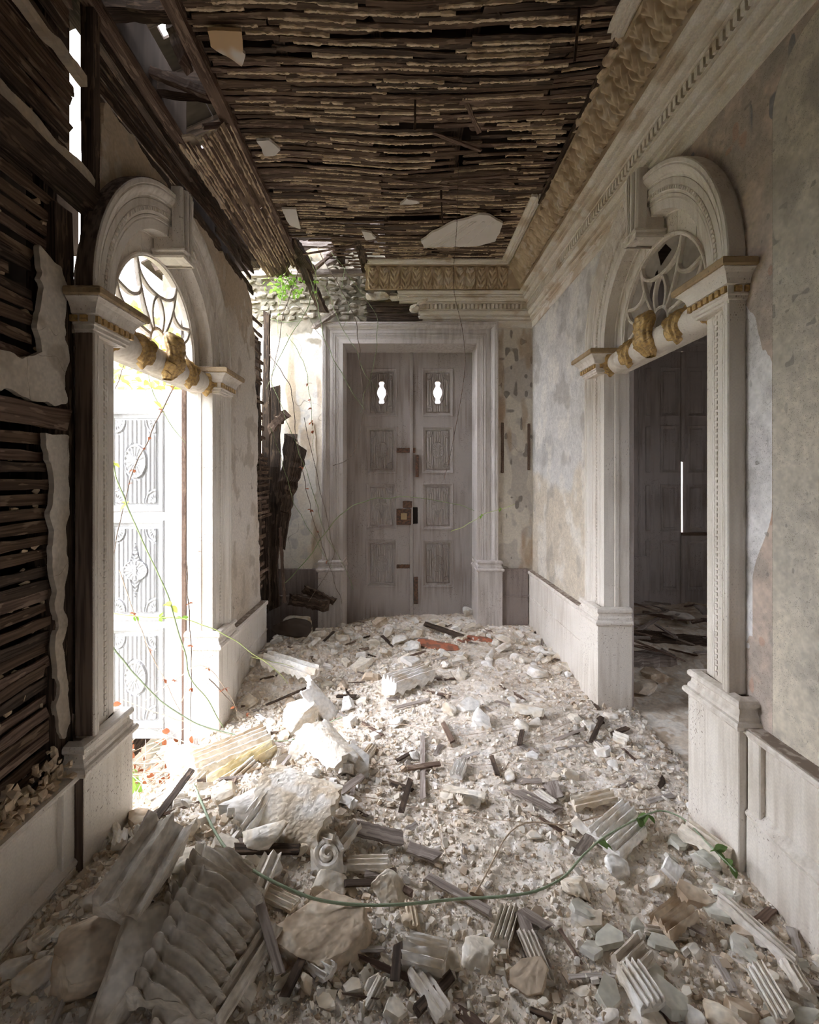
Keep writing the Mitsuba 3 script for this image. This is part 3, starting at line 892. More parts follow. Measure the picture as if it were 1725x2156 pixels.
# timbers of the stud wall
for i, s in enumerate((-2.2, -1.72, -1.25, -.80)):
    beam('wall_left__stud', ml(s, -.10, .3), ml(s, -.10, 4.0), .07, .07, 'wood_dark', 100 + i, up=(1, 0, 0))
beam('wall_left__corner_post', ml(-.635, -.024, 2.60), ml(-.635, -.024, 4.05), .052, .045, 'wood_dark', 104, up=(0, 1, 0))
beam('wall_left__door_post', ml(-.80, -.045, .5), ml(-.80, -.045, 2.72), .055, .10, 'wood_dark', 105, up=(0, 1, 0))
beam('wall_left__noggin', ml(-2.4, -.02, 1.92), ml(-.80, -.02, 1.915), .075, .05, 'wood_brown', 106, up=(1, 0, 0))
beam('wall_left__noggin', ml(-2.4, -.01, 2.85), ml(-.64, -.01, 2.82), .11, .06, 'wood_dark', 107, up=(1, 0, 0))
beam('wall_left__wall_plate', ml(-4.0, -.08, 3.70), ml(1.75, -.08, 3.66), .12, .10, 'wood_dark', 108)
z = .50
i = 0
while z < 3.95:
    z += .0515 + r.normal(0, .003)
    i += 1
    if abs(z - 1.92) < .06 or abs(z - 2.84) < .07: continue
    if 1.965 < z < 2.12 and r.random() < .8: continue
    end = -.83 + r.normal(0, .018) if z < 2.6 else -.737 + r.normal(0, .012)
    if 2.12 < z < 2.50: end = -.93
    tilt = r.normal(0, .008) - (.02 if z > 2.9 else 0) + (.03 if z < 1.0 else 0)
    if r.random() < .10: end -= .25 * r.random()
    beam('wall_left__lath', ml(-2.1, -.045 + r.normal(0, .004), z - tilt), ml(end, -.045 + r.normal(0, .006), z + tilt), .033 + .006 * r.random(), .010, 'wood_brown' if r.random() < .15 else 'wood_dark' if r.random() < .3 else 'wood_lath', 200 + i, 16, .22, up=(1, 0, 0))
# plaster keys left between those laths
bs = []
for k in range(170):
    s, z = -.86 - .75 * r.random() ** 1.4, .55 + 3.0 * r.random()
    v, f = lump(r, (.02, .02 + .035 * r.random(), .015 + .03 * r.random()), 10)
    bs.append((v + ml(s, -.052, z), f))
put('wall_left__plaster_keys', cat(bs), 'plaster_key', kind='stuff')
bs = []
for k in range(330):
    s = -.86 - .85 * r.random()
    n_ = -.01 + .062 * r.random()
    v, f = lump(r, .012 + .045 * r.random(3) ** 1.6, 10)
    bs.append((v + ml(s, n_, .602 + (.10 * r.random() ** 1.5) * (1 - n_ / .09)), f))
put('wall_left__ledge_rubble', cat(bs), 'plaster_key', kind='stuff', label='brown plaster rubble heaped on the dado ledge')
# laths of the frieze over the plaster and the torn edge beyond the doorway
for k in range(9):
    zz = 3.33 + k * .043
    s0 = -.62
    while s0 < 1.5:
        L = .5 + .6 * r.random()
        if r.random() < .8:
            beam('wall_left__lath', ml(s0, -.05, zz + r.normal(0, .006)), ml(min(s0 + L, 1.62), -.05 + r.normal(0, .02), zz + r.normal(0, .012)), .034, .010, 'wood_dark', 400 + k * 17 + int(s0 * 10), 10, .25, up=(1, 0, 0))
        s0 += L + .02
zz = .66
while zz < 3.3:
    zz += .047 + r.normal(0, .004)
    if 1.98 < zz < 2.02: continue
    if zz > 2.35 and r.random() < .45: continue
    s1 = 1.86 + .14 * r.random() + (.12 if 1.3 < zz < 1.9 else 0) - (.12 if zz > 2.3 else 0)
    beam('wall_left__lath', ml(1.30, -.038, zz), ml(s1, -.03 + r.normal(0, .012), zz + r.normal(0, .018)), .028, .010, 'wood_brown' if r.random() < .4 else 'wood_lath', 700 + int(zz * 100), 9, .3, up=(1, 0, 0))
for i, (s, n, z0, z1, w) in enumerate([(1.66, -.10, .2, 3.2, .07), (1.80, -.06, .3, 2.95, .06), (1.73, -.14, .2, 2.6, .09)]):
    beam('wall_left__broken_stud', ml(s, n, z0), ml(s - .02, n, z1), w, .06, 'wood_dark', 130 + i, 16, .3, up=(1, 0, 0))
# outer skin of boards, open behind the doorway, at two slits and at the torn corner
for i, (s0, s1, z0, z1) in enumerate([(-5.2, -.83, -.4, 2.0), (-.83, -.66, -.4, 4.2), (-5.2, -.50, 2.0, 4.2), (-.36, .66, 3.22, 4.3), (.66, 1.62, -.4, 4.0), (-.66, -.44, 2.70, 2.93), (1.62, 2.9, -.4, 1.95), (1.62, 2.0, 1.9, 2.25)]):
    put('wall_left__outer_board', mp(bbox(s0, s1, -.24, -.20, z0, z1, .004), ML), 'wood_dark_plain')
bsdf('wood_dark_plain', mikit.proc(lambda p, n, uv: mix((.06, .045, .036), (.025, .02, .016), fbm(p.x * 8, p.y * 30, p.z * 3, 3))), .9, .1)

# ------------------------------------------------------------------ cornice: d from the wall, z
LOWC = [(0, 3.14), (.008, 3.142), (.010, 3.205), (.022, 3.208), (.022, 3.216), (.014, 3.220), (.016, 3.226), (.034, 3.230), (.042, 3.240), (.040, 3.252), (.028, 3.258), (.030, 3.264), (.050, 3.268), (.062, 3.284), (.066, 3.300), (.054, 3.304), (.054, 3.312),
        (.070, 3.314), (.070, 3.320), (.060, 3.322), (.060, 3.372), (.084, 3.374), (.088, 3.384), (.078, 3.388), (.080, 3.394), (.104, 3.398), (.118, 3.408), (.122, 3.420), (.110, 3.425), (.112, 3.431), (.134, 3.434), (.136, 3.440), (.126, 3.444), (.134, 3.450), (.156, 3.450), (.172, 3.458), (.177, 3.469), (.170, 3.479), (.158, 3.482)]
UPC = [(.158, 3.480), (.178, 3.492), (.205, 3.520), (.232, 3.556), (.258, 3.596), (.280, 3.632), (.296, 3.658), (.306, 3.660), (.312, 3.666), (.312, 3.684), (0, 3.70)]
BRD = [(.312, 3.684), (.316, 3.670), (.326, 3.666), (.334, 3.672), (.340, 3.664), (.352, 3.662), (.358, 3.670), (.366, 3.664), (.374, 3.664), (.380, 3.672), (.400, 3.676), (.402, 3.690)]
def CR(s, d, z): return np.stack([XR - d, s, z], 1), 1            # s = y
def CE(s, d, z): return np.stack([s, YE - d, z], 1), -1           # s = x


def cornice(M, prof, s0, s1, mit0=False, mit1=False, rag=None, seed=0):
    """A run of moulding; mit: cut on the diagonal at that end, rag: that end broken off."""
    prof = np.asarray(prof)
    n = max(2, int(abs(s1 - s0) / .25))
    S = np.linspace(0, 1, n)[:, None]
    a, b = np.full(len(prof), s0, float), np.full(len(prof), s1, float)
    if mit0: a = a + mit0 * prof[:, 0]
    if mit1: b = b + mit1 * prof[:, 0]
    j = np.random.default_rng(seed).normal(0, .022, (2, len(prof)))
    if rag in (0, 2): a = a + np.abs(j[0])
    if rag in (1, 2): b = b - np.abs(j[1])
    SS = a + (b - a) * S
    V = np.stack([SS, np.broadcast_to(prof[:, 0], SS.shape), np.broadcast_to(prof[:, 1], SS.shape)], -1).reshape(-1, 3)
    q = grid_faces(n, len(prof))
    k = len(prof)
    pf = fill(prof) if rag is not None else np.zeros((0, 3), int)
    f = np.vstack([q[:, [0, 1, 2]], q[:, [0, 2, 3]], pf, pf + (n - 1) * k])
    return mp((V, f), M)


tag('trim_1', 'moulded plaster cornice with dentils and brown acanthus leaves along the right wall', kind='structure')
tag('trim_2', 'broken end of the moulded acanthus cornice over the double door', kind='structure')
put('trim_1__lower_moulding', cornice(CR, LOWC, -2.2, YE, mit1=-1), 'cornice_plaster', smooth=24)
put('trim_1__cove', cornice(CR, UPC, -2.2, YE, mit1=-1), 'acanthus_plaster', smooth=35)
put('trim_1__border', cornice(CR, BRD + [(.36, 3.71)], -2.2, 2.33, rag=1, seed=1), 'cornice_plaster', smooth=24)
put('trim_1__border', cornice(CR, BRD + [(.36, 3.71)], 3.62, YE, mit1=-1, rag=0, seed=2), 'cornice_plaster', smooth=24)
put('trim_2__lower_moulding', cornice(CE, [p for p in LOWC if p[1] < 3.40] + [(.02, 3.41), (0, 3.3)], .17, XR, mit1=-1, rag=0, seed=5), 'cornice_plaster', smooth=24)
put('trim_2__lower_moulding', cornice(CE, [(0, 3.39)] + [p for p in LOWC if p[1] > 3.385] + [(.02, 3.49)], -.05, XR, mit1=-1, rag=0, seed=6), 'cornice_plaster', smooth=24)
put('trim_2__cove', cornice(CE, UPC, -.37, XR, mit1=-1, rag=0, seed=7), 'acanthus_plaster', smooth=35)
put('trim_2__border', cornice(CE, BRD + [(.36, 3.71)], -.34, XR, mit1=-1, rag=0, seed=8), 'cornice_plaster', smooth=24)
# torn plaster core left under the broken end
for i, (x, w, z) in enumerate([(-.22, .16, 3.455), (-.05, .16, 3.450), (.10, .13, 3.44), (-.33, .09, 3.44), (.22, .12, 3.40), (.15, .1, 3.33)]):
    put('trim_2__torn_plaster', place(rock(300 + i, (w * 1.25, .14, .07), 6, .16, 2), np.eye(3), (x, YE - .06, z)), 'plaster_broken')
for i in range(7):
    beam('trim_2__lath', (-.36, YE - .02, 3.22 + .03 * i), (.15 + .1 * rng.random(), YE - .02, 3.22 + .03 * i + rng.normal(0, .008)), .024, .012, 'wood_dark', 310 + i, 8, .3, up=(0, 1, 0))
for y in np.arange(1.2, YE - .10, .042):
    put('trim_1__dentil', mp(box(y, y + .024, .058, .082, 3.322, 3.368), CR), 'cornice_plaster')
for x in np.arange(.22, XR - .11, .042):
    put('trim_2__dentil', mp(box(x, x + .024, .058, .082, 3.322, 3.368), CE), 'cornice_plaster')


def acanthus_leaf(w, seed):
    na, nb = 26, 24
    A, B = np.meshgrid(np.linspace(-1, 1, na), np.linspace(0, 1, nb), indexing='ij')
    r = np.random.default_rng(seed)
    cr = np.array(UPC[1:7]); t = np.linspace(0, 1, len(cr))
    D, Z = np.interp(B, t, cr[:, 0]), np.interp(B, t, cr[:, 1])
    h = .001 + .034 * lobes(A * .98 + .1 * (B - .5), B) + .012 * np.exp(-((B - .9) / .10) ** 2) * np.clip(1 - A * A, 0, 1)
    h += .008 * np.clip(np.cos(9 * np.hypot(np.abs(A) - .95, (B - .12) * 1.5) * 2), 0, 1) * (B < .35)
    nD, nZ = .807, -.59
    return np.stack([A * w / 2, D + h * nD, Z + h * nZ], -1).reshape(-1, 3), grid_faces(na, nb)


lw = .108
LF = acanthus_leaf(lw * 1.04, 1)
for y in np.arange(1.15, YE - .30, lw):
    put('trim_1__acanthus_leaf', mp((LF[0] + [y, 0, 0], LF[1]), CR), 'acanthus_plaster', smooth=True)
for x in np.arange(-.28, XR - .27, lw):
    put('trim_2__acanthus_leaf', mp((LF[0] + [x, 0, 0], LF[1]), CE), 'acanthus_plaster', smooth=True)

# ------------------------------------------------------------------ ceiling: joists, laths, the plaster that squeezed between them, boards above
ZC = 3.70
r = np.random.default_rng(31)
tag('ceiling', 'ruined ceiling of dark sagging laths with ridges of old plaster between them', kind='structure')
NODES = [-1.0, -.62, -.14, .34, .82, 1.07]
for i, x in enumerate([-1.02, -.60, -.12, .36, .84, 1.20]):
    y1 = 5.0 if i > 1 else 4.95
    beam('ceiling__joist', (x, -2.2, ZC + .075), (x, y1, ZC + .085), .055, .13, 'wood_dark', 40 + i, 30, .12, up=(0, 0, 1))


def sag(x, y):
    return -.035 * np.exp(-((x - .05) / .5) ** 2 - ((y - 3.35) / .5) ** 2) - .03 * np.exp(-((x - .5) / .4) ** 2 - ((y - 2.5) / .35) ** 2) + .02 * (meshkit.fbm(np.stack([np.asarray(x) * 1.5, np.asarray(y) * 1.5, np.asarray(x) * 0], -1), 2, 4) - .5)


def drift(x, y):                                         # laths have slid sideways
    return .05 * (meshkit.fbm(np.stack([np.asarray(x) * 1.3, np.asarray(y) * .8, np.asarray(x) * 0 + 2], -1), 2, 9) - .5) * 2


ridges = []
nl = 0
y = 1.60
row = 0
while y < 4.90:
    pitch = .0365 + r.normal(0, .003)
    y += pitch
    row += 1
    st = (0, 2, 4, 5) if row % 2 else (0, 1, 3, 5)
    xl = -1.0 + r.normal(0, .02)
    spans = [(NODES[a], NODES[b]) for a, b in zip(st, st[1:])]
    for a, b in spans:
        a, b = a + r.normal(0, .015), b + r.normal(0, .015)
        if a < -.95: a = xl
        mid = (a + b) / 2
        if .25 < mid < .75 and 2.90 < y < 3.28: a = max(a, .52)
        if 2.90 < y < 3.28 and .0 < mid < .34: b = min(b, .26)
        if y > 4.42 and a < -.40: a = max(a, -.36 + r.normal(0, .05))
        if y > 4.32 and a < -.75: a = -.72
        if b - a < .12 or r.random() < .055: continue
        segs = int((b - a) / .05) + 2
        v, f, uv = plank(b - a, .026 + .006 * r.random(), .007, 1000 + nl, segs, .30)
        x = v[:, 0] + mid
        tw = r.normal(0, .010)
        yy = v[:, 1] + y + drift(x, np.full_like(x, y)) + tw * v[:, 0]
        zz = ZC + v[:, 2] + sag(x, yy) + r.normal(0, .003) + r.normal(0, .006) * v[:, 0] - (.10 * max(0, r.random() - .9)) * (x - a)
        m = r.random()
        put('ceiling__lath', (np.stack([x, yy, zz], 1), f), 'wood_dark' if m < .22 else 'wood_brown' if m < .45 else 'wood_lath', uv=uv)
        nl += 1
        # a ragged ridge of plaster along the far edge of the lath
        if r.random() < .80:
            c0, c1 = sorted(r.random(2)); c0, c1 = a + (b - a) * c0 * .6, b - (b - a) * (1 - c1) * .5
            n = int((c1 - c0) / .0065)
            if n > 4:
                xs = np.linspace(c0, c1, n)
                nz = meshkit.noise(np.c_[xs * 130, np.full(n, y * 40), xs * 0], 2) * .6 + .4 * meshkit.noise(np.c_[xs * 40, np.full(n, y * 40), xs * 0], 12)
                n2 = meshkit.fbm(np.c_[xs * 14, np.full(n, y * 40), xs * 0 + 5], 2, 6)
                hz = .004 + .013 * nz * (.4 + n2)
                wy = .006 + .010 * meshkit.noise(np.c_[xs * 45, np.full(n, y * 30), xs * 0 + 9], 3)
                yc = y + .018 + drift(xs, np.full(n, y)); zc = ZC + sag(xs, yc)
                hz = np.where(meshkit.noise(np.c_[xs * 7, np.full(n, y * 40), xs * 0 + 7], 8) < .25, .001, hz)
                prof = np.stack([np.stack([-wy, hz * 0 + .004], 1), np.stack([-wy * .6, -hz], 1), np.stack([wy * .5, -hz * .85], 1), np.stack([wy, hz * 0 + .004], 1)], 1)
                ridges.append(sweep(np.stack([xs, yc, zc], 1), [0, 1, 0], [0, 0, 1], prof, closed=True))
put('ceiling__plaster_ridges', cat(ridges), 'plaster_key', kind='stuff')
# a few laths broken loose, and rods hanging
for i, (a, b) in enumerate([((.20, 2.95, 3.66), (.50, 3.02, 3.60)), ((.28, 3.3, 3.58), (.75, 3.36, 3.66)), ((-.05, 3.42, 3.66), (.62, 3.30, 3.52)), ((.05, 3.60, 3.64), (.40, 3.48, 3.55)), ((.36, 2.72, 3.68), (.46, 2.86, 3.60)), ((-.75, 4.2, 3.66), (-.05, 4.35, 3.70)), ((-.9, 4.45, 3.62), (-.25, 4.42, 3.72))]):
    beam('ceiling__loose_lath', a, b, .026, .008, 'wood_brown', 900 + i, 12, .3)
for i, (u0, v0_, u1, v1_, yy) in enumerate([(875, 180, 874, 275, 2.72), (928, 380, 932, 473, 3.55), (1222, 0, 1210, 130, 2.2), (1040, 0, 1056, 34, 2.2), (757, 470, 757, 545, 4.5)]):
    a, b = at(u0, v0_, yy), at(u1, v1_, yy)
    beam('ceiling__hanging_batten', a, b, .012, .010, 'wood_dark', 950 + i, 8, .3, up=(0, 1, 0))
# plaster that still hangs
PATCH = [([(436, 66), (510, 66), (512, 110), (519, 116), (511, 141), (472, 118), (446, 100)], 'largest stained plaster scrap, at the top left of the ceiling'),
         ([(542, 297), (567, 295), (591, 317), (581, 328), (558, 330)], 'small white plaster scrap hanging from the laths beside the sagging lath panel'),
         ([(594, 440), (623, 441), (635, 484), (609, 474)], 'white plaster scrap near the hole in the ceiling'),
         ([(843, 432), (864, 413), (884, 429)], 'little pale plaster triangle in the middle of the ceiling'),
         ([(888, 507), (915, 488), (956, 468), (985, 462), (1011, 451), (1031, 453), (1044, 463), (1060, 470), (1052, 490), (1042, 509), (1010, 518), (983, 520), (940, 519), (892, 522)], 'broad moulded plaster slab still hanging before the end cornice'),
         ([(762, 487), (780, 490), (793, 503), (771, 506)], 'small plaster scrap beside the hole over the door')]
for i, (px, lab) in enumerate(PATCH):
    zc = ZC - .045
    pts = [at(u, v_, F * (zc - EYE) / (V0 - v_))[:2] for u, v_ in px]
    g = ragged(Polygon(pts), .02, .012, 70 + i)
    v, f = ext(g, .018); put('ceiling__plaster_patch', (v + [0, 0, zc], f), 'patch_plaster', label=lab)
    if i == 4:
        for k, off in enumerate((.0, .03, .05, .10, .16)):
            p, q = at(896 + 480 * off, 519, 4.42)[:2], at(986 + 330 * off, 455 + 60 * off, 3.95)[:2]
            seg = LineString([p, q]).intersection(g.buffer(-.006))
            if seg.length > .03:
                (x0, y0), (x1, y1) = np.array(seg.coords)[[0, -1]]
                beam('ceiling__plaster_patch_004__moulding', (x0, y0, zc - .001), (x1, y1, zc - .001), .010 + .008 * (k % 2), .010, 'patch_plaster', 5, 4, .05)


def patch_col(p, n, uv):
    a = fbm(p.x * 7, p.y * 7, 2., 3)
    return mix((.60, .56, .52), (.50, .34, .20), smoothstep(.44, .66, a) * dr.select(p.y < 2.7, mi.Float(1), mi.Float(0)))


bsdf('patch_plaster', mikit.proc(patch_col), .85, .2)
for i, (a, b, c, d) in enumerate([(-1.04, 1.30, -2.6, 2.9), (-1.04, 1.30, 2.9, 4.3), (-.15, 1.30, 4.3, 5.1), (.7, 1.3, 4.3, 5.2)]):
    put('ceiling__attic_board', box(a, b, c, d, ZC + .15, ZC + .18), 'wood_dark_plain')
# the strip that tore away with the cornice, over the bare edge
beam('ceiling__edge_batten', (1.045, 2.25, 3.69), (1.06, 3.7, 3.67), .03, .02, 'wood_dark', 77, 20, .2)
for i in range(26):
    y = 2.3 + 1.35 * r.random()
    put('ceiling__torn_plaster', place(rock(330 + i, (.03 + .05 * r.random(), .04 + .07 * r.random(), .025), 6, .2, 1), np.eye(3), (1.055 + .02 * r.random(), y, 3.675)), 'plaster_key')

# ------------------------------------------------------------------ the lath lining that hung behind the lost left cornice
def slope(t, y):                                         # t 0 at the ceiling, 1 at the wall
    w = .05 * np.sin(np.pi * t) + .03 * (meshkit.fbm(np.stack([np.asarray(y) * 1.1, np.asarray(t) * 2, np.asarray(y) * 0], -1), 2, 3) - .5)
    return np.stack([-1.0 - .27 * t + .0 * y, y, 3.69 - .20 * t - w], -1)


tag('wall_left__coved_lining', 'sagging panel of brown laths running along the top of the left wall')
rid = []
for i in range(15):
    t = (i + .5) / 15
    y0, y1 = 2.80 + .10 * r.random() - .05 * t, 4.62 + .25 * r.random()
    ys = y0
    while ys < y1 - .1:
        L = min(.6 + .7 * r.random(), y1 - ys)
        n = int(L / .06) + 2
        v, f, uv = plank(L, .017 + .003 * r.random(), .008, 1500 + i * 7 + int(ys * 10), n, .28)
        c = slope(np.full(len(v), t) + v[:, 1] / .30, v[:, 0] + ys + L / 2)
        put('wall_left__coved_lining__lath', (c + np.stack([v[:, 2] * .6, 0 * v[:, 2], v[:, 2]], 1), f), ('wood_lath', 'wood_brown', 'wood_lath2')[i % 3], uv=uv)
        if r.random() < .85:
            m = int(L / .012); xs = np.linspace(ys, ys + L * (.5 + .5 * r.random()), m)
            hz = .003 + .014 * meshkit.noise(np.c_[xs * 50, np.full(m, t * 70), xs * 0], 12) * (meshkit.noise(np.c_[xs * 8, np.full(m, t * 70), xs * 0], 5) > .35)
            c = slope(np.full(m, t + .034), xs)
            prof = np.stack([np.stack([hz * 0 - .006, hz * 0], 1), np.stack([hz * 0 - .004, -hz], 1), np.stack([hz * 0 + .004, -hz], 1), np.stack([hz * 0 + .006, hz * 0], 1)], 1)
            rid.append(sweep(c, [.6, 0, -.6], [.5, 0, .86], prof, closed=True))
        ys += L + .01
put('wall_left__coved_lining__plaster_ridges', cat(rid), 'plaster_key', kind='stuff')
bsdf('wood_lath2', mikit.proc(wood_fn((.27, .195, .13), (.12, .08, .055), (.40, .31, .22))), .85, .15)
g = ragged(Polygon([(2.45, .0), (3.15, .0), (3.25, .05), (2.9, .07), (2.5, .06)]), .03, .02, 8)
v, f = ext(g, .015)
put('wall_left__plaster_edge', (np.stack([-1.262 + v[:, 1] * .9, v[:, 0] + .28, 3.475 + v[:, 2] + v[:, 1] * .8], 1), f), 'wall_left_plaster')

# attic timbers over the gap
for i, (a, b, w, t, m) in enumerate([
        ((-1.04, -2.2, 3.70), (-1.02, 5.1, 3.72), .07, .12, 'wood_brown'), ((-1.30, -1., 3.52), (-1.27, 2.9, 3.50), .05, .05, 'wood_brown'),
        ((-1.75, 2.42, 3.95), (-.95, 2.40, 3.90), .08, .12, 'wood_dark'), ((-1.9, 2.95, 4.0), (-.9, 2.9, 3.86), .07, .11, 'wood_dark'), ((-1.9, 3.6, 3.98), (-.9, 3.6, 3.86), .07, .11, 'wood_dark'),
        ((-1.32, 2.55, 4.25), (-1.12, 2.52, 3.70), .06, .05, 'wood_brown'), ((-1.10, 2.75, 3.74), (-1.45, 2.82, 3.92), .05, .04, 'wood_brown'),
        ((-1.9, 1.9, 4.0), (-.9, 1.9, 3.86), .07, .11, 'wood_dark'), ((-1.9, 4.3, 3.95), (-.9, 4.3, 3.86), .07, .11, 'wood_dark'), ((-1.2, 2.95, 3.70), (-1.0, 3.05, 3.80), .03, .02, 'wood_brown')]):
    beam('ceiling__attic_timber', a, b, w, t, m, 60 + i, 18, .16)
# timbers in the hole over the door
for i, (a, b, w, t, m) in enumerate([
        ((-1.6, 4.98, 3.66), (-.30, 5.0, 3.69), .07, .05, 'wood_grey'), ((-.98, 4.62, 3.70), (-.80, 5.02, 3.28), .085, .05, 'wood_dark'), ((-.98, 4.40, 3.72), (-.88, 4.72, 3.60), .08, .05, 'wood_dark'),
        ((-.78, 4.95, 3.80), (-.20, 4.75, 4.02), .05, .14, 'wood_grey'), ((-.55, 4.6, 3.76), (-.52, 4.62, 4.4), .09, .07, 'wood_dark'), ((-.40, 4.35, 3.74), (-.36, 5.0, 3.72), .07, .09, 'wood_dark'),
        ((-1.0, 4.75, 3.86), (-.2, 4.9, 3.90), .05, .05, 'wood_grey'), ((-1.05, 5.02, 3.60), (-.65, 4.8, 3.82), .03, .03, 'wood_brown'), ((-.90, 5.01, 3.13), (-.68, 5.0, 3.28), .07, .04, 'wood_grey')]):
    beam('ceiling__fallen_timber', a, b, w, t, m, 80 + i, 16, .2)

# ------------------------------------------------------------------ roof over all, with holes
def roof_pt(x, y, d=0): return np.array([x, y, 4.15 + (x + 1.9) * .45 + d])
tag('roof', 'dark boarded underside of the roof with missing boards, left eaves lengthened for shade', kind='structure')
holes = [sbox(-1.56, 2.42, -1.42, 2.60), sbox(-1.50, 2.86, -1.22, 3.06), sbox(-1.9, 4.40, -.35, 5.02), sbox(-3, 3.95, -.95, 5.02), sbox(-3, 2.8, -1.88, 3.65)]  # the wide outer holes are cut to let more sky light in
cols = np.arange(-2.9, 6.0, .3)
for a, b in zip(np.arange(-2.70, 1.8, .25), np.arange(-2.70, 1.8, .25) + .244):  # boards carried out past the left wall to shade the door leaf
    g = sbox(a, -2.9, b, 6.2)
    for h in holes: g = g.difference(h)
    v, f = ext(g, .02)
    v = np.stack([v[:, 0], v[:, 1], 4.15 + (v[:, 0] + 1.9) * .45 + v[:, 2]], 1)
    put('roof__board', (v, f), 'wood_dark_plain')
v, f = box(1.79, 4.9, -2.9, 6.2, 5.75, 5.78); v[:, 2] -= np.clip(v[:, 0] - 2, 0, None) * .3
put('roof__far_slope', (v, f), 'wood_dark_plain')
for y in np.arange(-2.6, 6.2, .45):
    beam('roof__rafter', roof_pt(-2.6 if not 2.7 < y < 4.9 else -1.85 if y < 3.8 else -.95, y + .05, -.06), roof_pt(1.8, y + .05, -.06), .06, .09, 'wood_dark', int(500 + y * 20), 8, .1)
put('roof__end_gable', box(-2.0, 4.9, 5.46, 5.50, 3.9, 6.2), 'wood_dark_plain')

# ------------------------------------------------------------------ the part of the hall behind the camera, and the room through the right arch
wall_poly([(-1.5, -.3), (1.6, -.3), (1.6, 4.2), (-1.5, 4.2)], [sbox(.6, 1.2, 1.1, 1.6)], .2, lambda s, n, z: (np.stack([s, -2.2 + n, z], 1), 1), 'wall_back', 'wall_end_plaster', label='rear wall of the hall with a small opening added for fill light')  # opening added behind the camera as soft fill light
put('wall_left__outer_gable', box(-1.7, -1.5, -2.4, -2.2, -.4, 4.2), 'wood_dark_plain')
fv, ff = box(-1.5, 4.9, -2.4, 5.6, -.75, -.52); put('floor', (fv, ff), 'soil', kind='structure', label='floor of the hall buried under plaster rubble')
g = sbox(-2.4, -.3, 5.6, 4.0).difference(sbox(1.0, 1.3, 1.8, 2.5)); v, f = ext(g, .15)  # unseen opening added so that sky light reaches this room
put('wall_room_side', (np.stack([4.6 + v[:, 2], v[:, 0], v[:, 1]], 1), f), 'paint_grey', kind='structure', label='dim side wall of the room beyond the right arch, opening added for light')
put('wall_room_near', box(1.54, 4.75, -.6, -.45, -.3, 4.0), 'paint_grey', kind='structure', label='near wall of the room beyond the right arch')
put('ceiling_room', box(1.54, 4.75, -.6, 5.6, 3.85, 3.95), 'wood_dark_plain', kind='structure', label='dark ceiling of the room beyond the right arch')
y4 = 5.44
def M4(s, n, z): return np.stack([s, y4 - n, z], 1), -1
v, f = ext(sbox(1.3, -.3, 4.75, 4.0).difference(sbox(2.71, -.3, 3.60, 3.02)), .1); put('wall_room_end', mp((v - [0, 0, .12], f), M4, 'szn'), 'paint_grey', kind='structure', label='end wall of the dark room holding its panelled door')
tag('door_4', 'tall dark panelled double door seen through the right-hand arch, light in its seam', kind='structure')
rows4 = [(2.27, 2.80), (1.63, 2.148), (.98, 1.486), (.311, .862)]
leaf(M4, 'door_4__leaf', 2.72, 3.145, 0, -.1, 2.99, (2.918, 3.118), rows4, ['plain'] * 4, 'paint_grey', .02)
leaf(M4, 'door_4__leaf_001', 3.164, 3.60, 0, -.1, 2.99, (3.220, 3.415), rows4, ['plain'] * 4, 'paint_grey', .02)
for r0, r1 in rows4:
    put('door_4__leaf__narrow_panel', mp(bbox(2.745, 2.800, -.01, .014, r0, r1, .006), M4), 'paint_grey')
put('door_4__meeting_bead', mp(bbox(3.135, 3.178, .0, .02, 1.75, 2.98, .004), M4), 'paint_grey')
put('door_4__meeting_bead', mp(bbox(3.135, 3.178, .0, .02, -.1, .93, .004), M4), 'paint_grey')
put('door_4__cross_bar', mp(bbox(3.14, 3.62, .0, .03, .925, .96, .004), M4), 'wood_brown')
put('door_4__casing', mp(mitre([(3.80, -.2), (3.80, 3.2), (2.50, 3.2), (2.50, .70)], [(o, h) for o, h in CAS[:-6]] + [(.213, -.1), (.1, -.05)]), M4, 'szn'), 'paint_grey')
put('door_4__pedestal', mp(bbox(2.47, 2.735, -.05, .10, -.2, .70, .004), M4), 'paint_grey')

# ------------------------------------------------------------------ the rubble bed
def H(x, y):
    x, y = np.asarray(x, float), np.asarray(y, float)
    g = lambda cx, cy, sx, sy, a: a * np.exp(-((x - cx) / sx) ** 2 - ((y - cy) / sy) ** 2)
    h = .03 - .13 * smooth((.2 - x) / 1.2) * smooth((y - 2.0) / .7)
    h = h + g(-.62, 2.25, .42, .55, .15) + g(-1.05, 1.55, .35, .5, .10) + g(-.95, 4.15, .45, .55, .24) + g(-.4, 4.9, .7, .35, .10) + g(-.45, 1.55, .35, .4, .06) + g(.1, 3.9, .7, .8, .05)
    h = h - .30 * smooth((-1.22 - x) / .25) - .22 * smooth((x - 1.45) / .45)
    p = np.stack([x, y, x * 0], -1)
    return h + .05 * (meshkit.fbm(p * 3.1, 3, 1) - .5)


def smooth(t):
    t = np.clip(t, 0, 1); return t * t * (3 - 2 * t)


def ground(u, v):
    """Where the sight line through (u, v) meets the rubble."""
    y = 1.0
    for _ in range(4000):
        p = at(u, v, y)
        if p[2] < H(p[0], p[1]): return p
        y += .002
    return at(u, v, 5.0)


